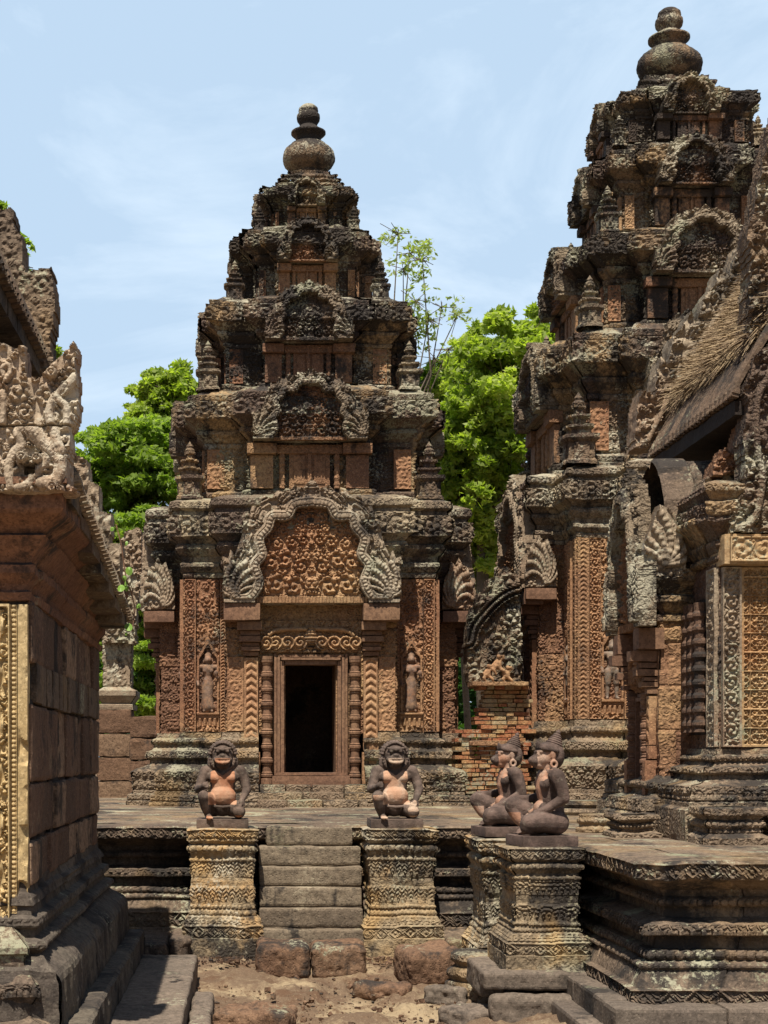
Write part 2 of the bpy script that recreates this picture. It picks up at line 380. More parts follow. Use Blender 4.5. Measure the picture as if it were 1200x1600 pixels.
def cap_poly(acc, path, off, z, res=.12, T=None, seed=0, amp=.008, flip=False, blk=True):
    """top sheet over an orthogonal outline grown by off"""
    P, E, Ms = miters(path, True); Pg = P + np.array(Ms) * off
    xs = np.unique(np.round(np.concatenate([np.arange(Pg[:, 0].min(), Pg[:, 0].max(), res), Pg[:, 0]]), 4))
    ys = np.unique(np.round(np.concatenate([np.arange(Pg[:, 1].min(), Pg[:, 1].max(), res), Pg[:, 1]]), 4))
    X, Y = np.meshgrid(xs, ys); cx = (X[:-1, :-1] + X[1:, 1:]) / 2; cy = (Y[:-1, :-1] + Y[1:, 1:]) / 2
    ins = inpoly(cx.ravel(), cy.ravel(), Pg).reshape(cx.shape)
    V = np.stack([X.ravel(), Y.ravel(), np.full(X.size, z)], 1)
    V[:, 2] += vnoise(V, 2.2, seed) * amp
    bi = np.floor(X / .62 + np.floor(Y / .4) * .37).astype(int); bj = np.floor(Y / .4).astype(int)
    rb = hrand(bi, bj, seed + 3); V[:, 2] += (rb.ravel() - .5) * amp * (1.2 if blk else 0)
    idx = np.arange(X.size).reshape(X.shape)
    Q = np.stack([idx[:-1, :-1][ins], idx[:-1, 1:][ins], idx[1:, 1:][ins], idx[1:, :-1][ins]], -1)
    acc.add(V, Q, rb.ravel(), T); return acc
def inpoly(x, y, P):
    P = np.asarray(P); c = np.zeros(x.shape, bool); n = len(P); j = n - 1
    for i in range(n):
        xi, yi = P[i]; xj, yj = P[j]
        if yi != yj:
            t = ((yi > y) != (yj > y)) & (x < (xj - xi) * (y - yi) / (yj - yi) + xi); c ^= t
        j = i
    return c
def dpoly(x, z, pts):
    """distance to a polyline and arc position"""
    D = np.full(x.shape, 1e9); S = np.zeros(x.shape); s0 = 0
    for (x0, z0), (x1, z1) in zip(pts[:-1], pts[1:]):
        L2 = (x1 - x0) ** 2 + (z1 - z0) ** 2; t = np.clip(((x - x0) * (x1 - x0) + (z - z0) * (z1 - z0)) / max(L2, 1e-9), 0, 1)
        d = np.hypot(x - x0 - t * (x1 - x0), z - z0 - t * (z1 - z0)); m = d < D
        D = np.where(m, d, D); S = np.where(m, s0 + t * math.sqrt(L2), S); s0 += math.sqrt(L2)
    return D, S
def curve(pts, n=10):
    """Catmull-Rom through pts"""
    P = [np.array(p, float) for p in pts]; P = [2 * P[0] - P[1]] + P + [2 * P[-1] - P[-2]]; out = []
    for i in range(1, len(P) - 2):
        for k in range(n):
            t = k / n
            out.append(tuple(.5 * ((2 * P[i]) + (-P[i - 1] + P[i + 1]) * t + (2 * P[i - 1] - 5 * P[i] + 4 * P[i + 1] - P[i + 2]) * t * t + (-P[i - 1] + 3 * P[i] - 3 * P[i + 1] + P[i + 2]) * t ** 3)))
    out.append(tuple(P[-2])); return out

def relief(acc, poly, hfun, res=.012, thick=.12, T=None, seed=0, B=.5, weather=.004, back=True):
    """carved slab facing -Y: outline poly in (x,z); hfun(X,Z)->height towards the viewer"""
    P = np.array(poly); x0, z0 = P.min(0) - res; x1, z1 = P.max(0) + res
    nx = int((x1 - x0) / res) + 2; nz = int((z1 - z0) / res) + 2
    X, Z = np.meshgrid(x0 + np.arange(nx) * res, z0 + np.arange(nz) * res)
    ins = inpoly((X[:-1, :-1] + res / 2).ravel(), (Z[:-1, :-1] + res / 2).ravel(), P).reshape(nz - 1, nx - 1)
    H = hfun(X, Z)
    V = np.stack([X.ravel(), -H.ravel(), Z.ravel()], 1)
    V[:, 1] += vnoise(V, 9, seed) * weather + vnoise(V, 25, seed + 1) * weather * .5
    idx = np.arange(X.size).reshape(X.shape)
    Q = np.stack([idx[:-1, :-1][ins], idx[:-1, 1:][ins], idx[1:, 1:][ins], idx[1:, :-1][ins]], -1)
    off = len(V); nl = max(1, int(thick / .05)) if thick > .08 else 1; Ls = [V]
    for j in range(1, nl + 1):
        W = V.copy(); t = j / nl; W[:, 1] = V[:, 1] * (1 - t) + thick * t
        if nl > 1 and j < nl:
            W[:, 0] += vnoise(W, 8, seed + j) * .012 + (j % 2) * .006; W[:, 2] += vnoise(W, 8, seed + 5 + j) * .014
        Ls.append(W)
    S = []
    pad = np.pad(ins, 1)
    up = ins & ~pad[2:, 1:-1]; dn = ins & ~pad[:-2, 1:-1]; rt = ins & ~pad[1:-1, 2:]; lf = ins & ~pad[1:-1, :-2]
    for m, (a, b) in ((dn, (idx[:-1, :-1], idx[:-1, 1:])), (up, (idx[1:, 1:], idx[1:, :-1])), (rt, (idx[:-1, 1:], idx[1:, 1:])), (lf, (idx[1:, :-1], idx[:-1, :-1]))):
        for j in range(nl):
            S.append(np.stack([a[m] + off * j, a[m] + off * (j + 1), b[m] + off * (j + 1), b[m] + off * j], -1))
    Bk = Q[:, ::-1] + off * nl if back else np.zeros((0, 4), int)
    QQ = np.vstack([Q] + S + [Bk])
    VV = np.vstack(Ls); used, inv = np.unique(QQ, return_inverse=True)
    acc.add(VV[used], inv.reshape(-1, 4), B, T); return acc

def box(acc, x0, x1, y0, y1, z0, z1, T=None, B=.5, j=0.0, rnd=None):
    V = np.array([(x, y, z) for z in (z0, z1) for y in (y0, y1) for x in (x0, x1)], float)
    if j: V += (np.random.RandomState(rnd or 1).rand(8, 3) - .5) * j
    Q = [(0, 1, 5, 4), (1, 3, 7, 5), (3, 2, 6, 7), (2, 0, 4, 6), (4, 5, 7, 6), (0, 2, 3, 1)]
    acc.add(V, Q, B, T); return acc
def rough_box(acc, x0, x1, y0, y1, z0, z1, res=.03, round_=.03, amp=.012, T=None, seed=0, B=.5, fr=6):
    """a stone block with worn edges"""
    c = np.array([(x0 + x1) / 2, (y0 + y1) / 2, (z0 + z1) / 2]); h = np.array([x1 - x0, y1 - y0, z1 - z0]) / 2
    for ax in range(3):
        for s in (-1, 1):
            a, b = [(1, 2), (2, 0), (0, 1)][ax]
            na = max(2, int(2 * h[a] / res) + 1); nb = max(2, int(2 * h[b] / res) + 1)
            A, Bb = np.meshgrid(np.linspace(-h[a], h[a], na), np.linspace(-h[b], h[b], nb))
            V = np.zeros((A.size, 3)); V[:, a] = A.ravel(); V[:, b] = Bb.ravel(); V[:, ax] = s * h[ax]
            r = min(round_, h.min() * .9); core = np.clip(V, -(h - r), h - r); d = V - core
            L = np.linalg.norm(d, axis=1, keepdims=True); V = core + d / np.maximum(L, 1e-9) * r
            N = d / np.maximum(L, 1e-9); W = V + c
            V = W + N * (vnoise(W, fr, seed)[:, None] * amp + vnoise(W, fr * 4, seed + 1)[:, None] * amp * .4)
            idx = np.arange(A.size).reshape(A.shape)
            Q = np.stack([idx[:-1, :-1], idx[:-1, 1:], idx[1:, 1:], idx[1:, :-1]], -1).reshape(-1, 4)
            if s < 0: Q = Q[:, ::-1]
            acc.add(V, Q, B, T)
    return acc
def lathe(acc, prof, n=24, T=None, B=.5, amp=0.0, seed=0, ribs=None, close=True):
    th = np.linspace(0, 2 * np.pi, n, endpoint=False)
    V = []
    for (r, z) in prof:
        rr = np.full(n, float(r))
        if ribs: rr = rr * (1 + ribs[1] * np.cos(th * ribs[0]) * (r > ribs[2]))
        V.append(np.stack([rr * np.cos(th), rr * np.sin(th), np.full(n, z)], 1))
    V = np.vstack(V)
    if amp:
        W = V.copy(); V[:, :2] *= (1 + vnoise(W, 5, seed)[:, None] * amp); V[:, 2] += vnoise(W, 4, seed + 1) * amp * .1
    m = len(prof); idx = np.arange(n * m).reshape(m, n); nx = np.roll(idx, -1, 1)
    Q = np.stack([idx[:-1], nx[:-1], nx[1:], idx[1:]], -1).reshape(-1, 4)
    acc.add(V, Q, B, T); return acc
def grow(prof, k=3):
    """subdivide a lathe profile smoothly"""
    return curve(prof, k)
def Tr(x=0, y=0, z=0, rz=0, s=1.0):
    return Matrix.Translation((x, y, z)) @ Matrix.Rotation(rz, 4, 'Z') @ Matrix.Scale(s, 4)

def panel(acc, x0, x1, z0, z1, kind, amp=.012, res=.012, T=None, base=.01, vertical=True, border=.012, seed=0, B=.5, thick=.03, cell=None):
    """rectangular carved panel facing -Y; vertical strips run the pattern upwards"""
    w, h = x1 - x0, z1 - z0; cx, cz = (x0 + x1) / 2, (z0 + z1) / 2
    def f(X, Z):
        d = np.minimum(np.minimum(X - x0, x1 - X), np.minimum(Z - z0, z1 - Z))
        if vertical: g = pat(kind, Z - z0, X - cx, (cell or (w - 2 * border)), seed)
        else: g = pat(kind, X - cx, Z - cz, (cell or (h - 2 * border)), seed)
        return base + np.where(d < border, amp * .8, g * amp)
    return relief(acc, [(x0, z0), (x1, z0), (x1, z1), (x0, z1)], f, res, thick, T, seed, B, back=False)

# ------------------------------------------------------------ pediment with naga ends
def pediment(acc_arch, acc_tym, W, Hh, res=.014, T=None, seed=0, thick=.2, deep=.10, wreck=0.0):
    hw = W / 2
    bodyN = curve([(.93, .12), (.84, .035), (.70, .05), (.60, .2), (.65, .36), (.565, .47), (.60, .62), (.50, .73), (.45, .84), (.28, .85), (.20, .955), (0, .985)], 5)
    body = [(x * hw, z * Hh) for x, z in bodyN]
    outN = [(1.0, 0), (1.02, .16), (1.0, .34), (1.03, .46), (.955, .43), (.93, .52), (.88, .46), (.84, .56), (.80, .66), (.775, .80), (.72, .80), (.69, .95), (.60, .93), (.56, 1.05), (.46, 1.02), (.40, 1.10), (.28, 1.07), (.2, 1.15), (.10, 1.12), (0, 1.22)]
    rs = random.Random(seed)
    outl = [(x * hw, z * Hh) for x, z in outN]
    poly = outl + [(-x, z) for x, z in reversed(outl[:-1])]
    inner = [(x, z) for x, z in body if True]
    ip = [(x, z) for x, z in body[12:]]      # inner border of the arch
    ipoly = [(ip[0][0], 0)] + ip; ipoly = ipoly + [(-x, z) for x, z in reversed(ipoly)]
    rb = .034 * W
    def f(X, Z):
        A = np.abs(X)
        D, S = dpoly(A, Z, body)
        tube = np.sqrt(np.clip(1 - (D / rb) ** 2, 0, 1)) * rb * .7 - (D < rb) * .012 * (np.abs(D - rb * .45) < rb * .1) + (D < rb * .4) * .006 * np.cos(S * 2 * np.pi / .045)
        D2, S2 = dpoly(A, Z, [(x, z) for x, z in body])
        leaf = pat('fol', S2, D2 + .1, 1, seed) * .05 + .010 * np.cos((S2 + D2 * .6) * 2 * np.pi / .11)
        h = np.where(D < rb, tube + .05, leaf + .02)
        # fan of heads
        h = naga_hood(h, A, Z, .86 * hw, .06 * Hh, min(.40 * hw, .44 * Hh), 1.3)
        h = np.where((A > .45 * hw) & (Z < .03 * Hh), .075, h)
        ins = inpoly(X.ravel(), Z.ravel(), np.array(ipoly)).reshape(X.shape)
        return np.where(ins & (D > rb * .8), -deep, h)
    relief(acc_arch, poly, f, res, thick, T, seed, .5)
    def g(X, Z):
        A = np.abs(X)
        h = pat('sym', X, Z, 1, seed) * .05
        # central pointed leaf & row of figures
        d, s = dpoly(A, Z, [(0, .1 * Hh), (.10 * hw, .3 * Hh), (0, .62 * Hh)])
        h = h + np.exp(-(d / (.03 * W)) ** 2) * .035
        # big flanking scrolls
        for (cx_, cz_, r_) in ((.40, .18, .062), (.20, .16, .06), (.30, .42, .055), (.46, .40, .05), (.12, .36, .045), (.22, .60, .04), (.09, .62, .035), (.52, .62, .04)):
            rr = np.hypot(A - cx_ * hw, Z - cz_ * Hh) / (r_ * W); th = np.arctan2(Z - cz_ * Hh, A - cx_ * hw)
            h = np.where(rr < 1, (.5 + .5 * np.cos(rr * 9 - th)) * (.05 + .03 * np.cos(th * 7) * (rr > .5)), h)
        h = np.where(Z < .06 * Hh, .05 + .01 * np.cos(X * 2 * np.pi / .04), h)
        return h
    bp = [(x * 1.0, z) for x, z in ipoly]
    Tm = (T or Matrix.Identity(4)) @ Matrix.Translation((0, deep - .035 * 1, 0))
    relief(acc_tym, bp, g, res, .02, Tm, seed + 1, .5, back=False)

def redent(c0, d0, d1, gap=None):
    """square plan with a projection in the middle of each side; counter-clockwise; optional gap in the front (-y)"""
    q = [(c0, -d0), (c0, -d1), (d1, -d1), (d1, -c0), (d0, -c0)]
    pts = []
    for k in range(4):
        a = k * math.pi / 2; ca, sa = round(math.cos(a)), round(math.sin(a))
        pts += [(x * ca - y * sa, x * sa + y * ca) for x, y in q]
    out = [pts[0]]
    for p in pts[1:]:
        out.append(p)
    # drop duplicates
    o2 = []
    for p in out:
        if not o2 or (abs(p[0] - o2[-1][0]) + abs(p[1] - o2[-1][1]) > 1e-6): o2.append(p)
    if abs(o2[0][0] - o2[-1][0]) + abs(o2[0][1] - o2[-1][1]) < 1e-6: o2.pop()
    if gap is None: return o2, True
    return [(gap, -d0)] + o2 + [(-gap, -d0)], False

# ------------------------------------------------------------ continuous figures (joined volumes fused by a voxel remesh)
def ell(c, r, rot=None, n=16):
    V = []; Q = []; m = n // 2 + 1
    for i in range(m + 1):
        ph = math.pi * i / m
        for k in range(n):
            th = 2 * math.pi * k / n
            V.append((r[0] * math.sin(ph) * math.cos(th), r[1] * math.sin(ph) * math.sin(th), -r[2] * math.cos(ph)))
    for i in range(m):
        for k in range(n): Q.append((i * n + k, i * n + (k + 1) % n, (i + 1) * n + (k + 1) % n, (i + 1) * n + k))
    V = np.array(V)
    if rot is not None:
        A = np.array(Matrix.Rotation(R(rot[0]), 3, 'X') @ Matrix.Rotation(R(rot[1]), 3, 'Y') @ Matrix.Rotation(R(rot[2]), 3, 'Z')); V = V @ A.T
    return V + np.array(c), Q
def limb(p0, r0, p1, r1, n=14, flat=1.0):
    p0, p1 = Vector(p0), Vector(p1); d = p1 - p0; L = d.length; q = d.to_track_quat('Z', 'Y').to_matrix()
    rings = []
    for i in range(5):
        a = math.pi / 2 * i / 5; rings.append((r0 * math.sin(a), -r0 * math.cos(a)))
    for i in range(5): rings.append((r0 + (r1 - r0) * i / 4, L * i / 4))
    for i in range(1, 6):
        a = math.pi / 2 * i / 5; rings.append((r1 * math.cos(a), L + r1 * math.sin(a)))
    V = []; Q = []
    for r, z in rings:
        for k in range(n):
            th = 2 * math.pi * k / n; V.append(tuple(p0 + q @ Vector((r * math.cos(th), r * math.sin(th) * flat, z))))
    for i in range(len(rings) - 1):
        for k in range(n): Q.append((i * n + k, i * n + (k + 1) % n, (i + 1) * n + (k + 1) % n, (i + 1) * n + k))
    return np.array(V), Q
def chain(pts):
    """pts: (x,y,z,r)..."""
    return [limb(a[:3], a[3], b[:3], b[3]) for a, b in zip(pts[:-1], pts[1:])]
def fuse(name, prims, mat, parent=None, voxel=.006, smooth=3, T=None, worn=None, disp=None):
    a = Acc()
    for V, Q in prims: a.add(V, Q)
    tmp = a.obj('tmp', mat)
    md = tmp.modifiers.new('r', 'REMESH'); md.mode = 'VOXEL'; md.voxel_size = voxel
    ms = tmp.modifiers.new('s', 'SMOOTH'); ms.factor = .5; ms.iterations = smooth
    dg = bpy.context.evaluated_depsgraph_get(); ev = tmp.evaluated_get(dg); me = bpy.data.meshes.new_from_object(ev)
    bpy.data.objects.remove(tmp)
    n = len(me.vertices); co = np.zeros(n * 3, np.float32); me.vertices.foreach_get('co', co); co = co.reshape(-1, 3).astype(float)
    if disp is not None:
        no = np.zeros(n * 3, np.float32); me.vertices.foreach_get('normal', no); co = co + no.reshape(-1, 3) * disp(co)[:, None]
    w = np.zeros(n) if worn is None else worn(co)
    if T is not None:
        A = np.array(T); co = co @ A[:3, :3].T + A[:3, 3]
    me.vertices.foreach_set('co', co.astype(np.float32).ravel())
    at = me.attributes.new('worn', 'FLOAT', 'POINT'); at.data.foreach_set('value', w.astype(np.float32))
    at = me.attributes.new('blk', 'FLOAT', 'POINT'); at.data.foreach_set('value', np.full(n, .5, np.float32))
    me.polygons.foreach_set('use_smooth', np.ones(len(me.polygons), bool))
    me.name = name; me.materials.clear(); me.materials.append(mat); me.update()
    o = bpy.data.objects.new(name, me); COL.objects.link(o)
    if parent is not None: o.parent = parent
    return o

def statue_mat(name, dark, clean, rough=.8):
    m = bpy.data.materials.new(name); m.use_nodes = True; nt = m.node_tree; bs = nt.nodes['Principled BSDF']
    bs.inputs['Roughness'].default_value = rough; bs.inputs['Specular IOR Level'].default_value = .3
    geo = _n(nt, 'ShaderNodeNewGeometry')
    def noise(s, d=4, r=.6):
        t = _n(nt, 'ShaderNodeTexNoise', i_Scale=s, i_Detail=d, i_Roughness=r); nt.links.new(geo.outputs['Position'], t.inputs['Vector']); return t.outputs['Fac']
    a = _n(nt, 'ShaderNodeAttribute', attribute_name='worn').outputs['Fac']
    w = _math(nt, 'ADD', a, _math(nt, 'MULTIPLY', _math(nt, 'SUBTRACT', noise(26), .5), .22))
    d = _mixc(nt, _rng(nt, noise(7, 6, .7), .38, .64), tuple(x * .62 for x in dark), tuple(x * 1.5 for x in dark))
    d = _mixc(nt, _rng(nt, noise(20, 5, .8), .56, .68, 0, .55), d, (.24, .21, .16))
    d = _mixc(nt, _rng(nt, noise(55, 5, .75), .55, .72, 0, .5), d, tuple(x * .45 for x in dark))
    c = _mixc(nt, _rng(nt, noise(6), .4, .6), clean, (clean[0] * .92, clean[1] * .72, clean[2] * .62))
    c = _mixc(nt, _rng(nt, noise(40, 5, .7), .5, .75, 0, .3), c, (clean[0] * .6, clean[1] * .5, clean[2] * .45))
    c = _mixc(nt, _rng(nt, w, .42, .58), d, c)
    nt.links.new(c, bs.inputs['Base Color'])
    h = _math(nt, 'ADD', _math(nt, 'MULTIPLY', noise(120, 4, .8), .007), _math(nt, 'MULTIPLY', noise(34, 4, .7), .008))
    bp = _n(nt, 'ShaderNodeBump', i_Strength=.7, i_Distance=1.0); nt.links.new(h, bp.inputs['Height']); nt.links.new(bp.outputs[0], bs.inputs['Normal'])
    return m
M['st_orange'] = statue_mat('guardian_stone_orange', (.115, .08, .062), (.45, .26, .165))
M['st_pink'] = statue_mat('guardian_stone_pink', (.115, .082, .066), (.50, .37, .275))
M['st_monkey'] = statue_mat('monkey_guardian_stone', (.105, .07, .057), (.40, .27, .20))
M['devata'] = statue_mat('relief_figure_stone', (.16, .11, .085), (.42, .24, .13))
M['devata_grey'] = statue_mat('relief_figure_grey_stone', (.13, .115, .10), (.34, .24, .16))

def hand(prims, wrist, dirv, upv, s=1.0, curl=.6, side=1):
    """palm, four bent fingers and a thumb; dirv towards the fingertips, upv = back of the hand"""
    d = Vector(dirv).normalized(); u = Vector(upv).normalized(); u = (u - d * u.dot(d)).normalized(); c = d.cross(u) * side
    w = Vector(wrist); pal = w + d * .026 * s
    prims.append(limb(tuple(w), .017 * s, tuple(pal), .019 * s))
    prims.append(limb(tuple(pal - c * .011 * s), .011 * s, tuple(pal + c * .011 * s), .011 * s))
    for k, L in enumerate((.030, .034, .033, .026)):
        off = (k - 1.5) * .0115 * s
        a = pal + c * off + d * .010 * s; b = a + (d * math.cos(curl) - u * math.sin(curl)) * L * .6 * s
        e = b + (d * math.cos(curl * 2.4) - u * math.sin(curl * 2.4)) * L * .6 * s
        prims.append(limb(tuple(a), .0058 * s, tuple(b), .0054 * s)); prims.append(limb(tuple(b), .0054 * s, tuple(e), .0045 * s))
    t0 = w + d * .008 * s + c * .017 * s; t1 = t0 + (c * .7 + d * .8 - u * .3) * .018 * s; t2 = t1 + (d * .8 - u * .6) * .014 * s
    prims.append(limb(tuple(t0), .0075 * s, tuple(t1), .0065 * s)); prims.append(limb(tuple(t1), .0065 * s, tuple(t2), .005 * s))

def lion_guardian(name, loc, label, mat, clean_knee):
    root = empty(name, loc); tag(root, label, 'statue', 'lion-headed guardians on the stair pedestals')
    a = Acc(); rough_box(a, -.215, .215, -.20, .20, .0, .075, res=.02, round_=.008, amp=.004, seed=int(loc[0] * 10) + 3)
    pl = a.obj('plinth', mat, None, smooth=True); pl.parent = root
    z = .075; p = []
    p.append(ell((0, .0, z + .10), (.115, .10, .085)))                      # pelvis
    p.append(ell((0, -.045, z + .185), (.112, .092, .092)))                 # belly
    p.append(limb((0, .0, z + .20), .098, (0, .012, z + .31), .108))
    p.append(ell((0, -.012, z + .345), (.140, .085, .075)))                 # chest
    p.append(ell((-.058, -.055, z + .335), (.058, .042, .042))); p.append(ell((.058, -.055, z + .335), (.058, .042, .042)))
    p += chain([(-.115, .01, z + .395, .052), (.115, .01, z + .395, .052)])
    p += chain([(0, .0, z + .40, .068), (0, -.03, z + .49, .07)])
    # arms: fist on raised knee, hand on lowered thigh
    p += chain([(-.145, .005, z + .39, .050), (-.175, -.02, z + .31, .043), (-.20, -.06, z + .245, .037)])
    p += chain([(-.20, -.06, z + .245, .036), (-.17, -.16, z + .262, .026)])
    hand(p, (-.165, -.175, z + .262), (.35, -.5, .3), (-.6, -.5, .1), 1.25, curl=1.1, side=1)
    p += chain([(.145, .005, z + .39, .050), (.182, -.0, z + .31, .043), (.20, -.03, z + .24, .038)])
    p += chain([(.20, -.03, z + .24, .037), (.165, -.12, z + .165, .026)])
    hand(p, (.160, -.135, z + .152), (-.35, -.75, -.4), (.3, -.4, .8), 1.25, curl=.45, side=-1)
    # legs
    p += chain([(-.07, .02, z + .09, .078), (-.125, -.10, z + .16, .064), (-.150, -.185, z + .185, .054)])
    p += chain([(-.150, -.185, z + .178, .052), (-.138, -.16, z + .10, .044), (-.118, -.13, z + .03, .030)])
    p += chain([(-.118, -.12, z + .022, .026), (-.108, -.20, z + .017, .022)])
    for k in range(5): p.append(limb((-.126 + k * .0105, -.205, z + .014, ), .0075, (-.130 + k * .0125, -.232 + abs(k - 3.2) * .004, z + .009), .0065))
    p += chain([(.07, .02, z + .09, .078), (.115, -.08, z + .078, .066), (.135, -.155, z + .062, .055)])
    p += chain([(.135, -.14, z + .05, .048), (.13, -.03, z + .038, .042), (.11, .06, z + .035, .030)])
    # belt roll under the belly
    for k in range(9):
        a0 = R(200 + k * 17.5); a1 = R(200 + (k + 1) * 17.5)
        f = lambda t: (math.cos(t) * .118, math.sin(t) * .108 - .02, z + .128 - .03 * abs(math.sin((t - R(180)))))
        p.append(limb(f(a0), .014, f(a1), .014))
    p.append(ell((0, -.148, z + .155), (.008, .006, .006)))
    # head: broad muzzle with open grin
    hz = z + .515
    p.append(ell((0, -.035, hz + .01), (.088, .085, .085)))
    p.append(ell((0, -.105, hz - .018), (.064, .05, .030)))               # muzzle
    p.append(ell((0, -.140, hz + .008), (.024, .018, .016)))               # nose
    p.append(ell((-.036, -.112, hz + .042), (.020, .016, .015))); p.append(ell((.036, -.112, hz + .042), (.020, .016, .015)))   # eyes
    p += chain([(-.062, -.095, hz + .066, .012), (-.02, -.118, hz + .058, .013), (0, -.118, hz + .05, .012), (.02, -.118, hz + .058, .013), (.062, -.095, hz + .066, .012)])
    p += chain([(-.066, -.085, hz - .022, .014), (-.04, -.132, hz - .047, .013), (0, -.143, hz - .052, .014), (.04, -.132, hz - .047, .013), (.066, -.085, hz - .022, .014)])  # lower jaw curling up
    p.append(ell((0, -.07, hz - .07), (.055, .055, .03)))
    for s in (-1, 1): p.append(ell((s * .086, -.03, hz + .04), (.018, .022, .03)))
    def worn(c):
        w = np.zeros(len(c))
        x, y, zz = c[:, 0], c[:, 1], c[:, 2] - z
        f = (y < -.045) & (np.abs(x) < .118 - .10 * np.clip(.30 - zz, -1, 0)) & (zz < .415 - np.abs(np.abs(x) - .07) * 0.2) & (zz > .118) & ((np.abs(x) > (zz - .355) * 1.3))
        w = np.where(f & (np.abs(x) < .10 + .02 * (zz < .24)), .9, w)
        w = np.where((y < -.11) & (zz > .45) & (zz < .50) & (np.abs(x) < .062), .8, w)
        w = np.where((y < -.18) & (zz < .03), .9, w)
        if clean_knee: w = np.where((x < -.10) & (y < -.205) & (zz > .155) & (zz < .20), .9, w); w = np.where((x > .09) & (y < -.175) & (zz > .06), .7, w)
        else: w = np.where((x < -.10) & (y < -.19) & (zz < .12) & (zz > .05), .3, w)
        return w
    def disp(c):
        return vnoise(c, 40, 3) * .0012
    b = fuse('body', p, mat, root, voxel=.0055, smooth=2, worn=worn, disp=disp)
    # mane: curls round the face, as a hood
    q = [ell((0, .01, hz + .015), (.115, .085, .118)), ell((-.085, .0, hz - .06), (.045, .05, .075)), ell((.085, .0, hz - .06), (.045, .05, .075))]
    rs = random.Random(5)
    for row in range(5):
        rr = .100 + row * .004
        for k in range(23):
            t = R(-60 + k * 300 / 22); ry = -.055 + row * .03
            sc_ = 1.0 if t > R(-40) else 1.1
            q.append(ell((math.cos(t) * rr * 1.02, ry, hz + .008 + math.sin(t) * rr * 1.04 - (.02 if math.sin(t) < 0 else 0)), (.0125, .0125, .0125), n=8))
    fuse('mane', q, mat, root, voxel=.0055, smooth=1)
    return root

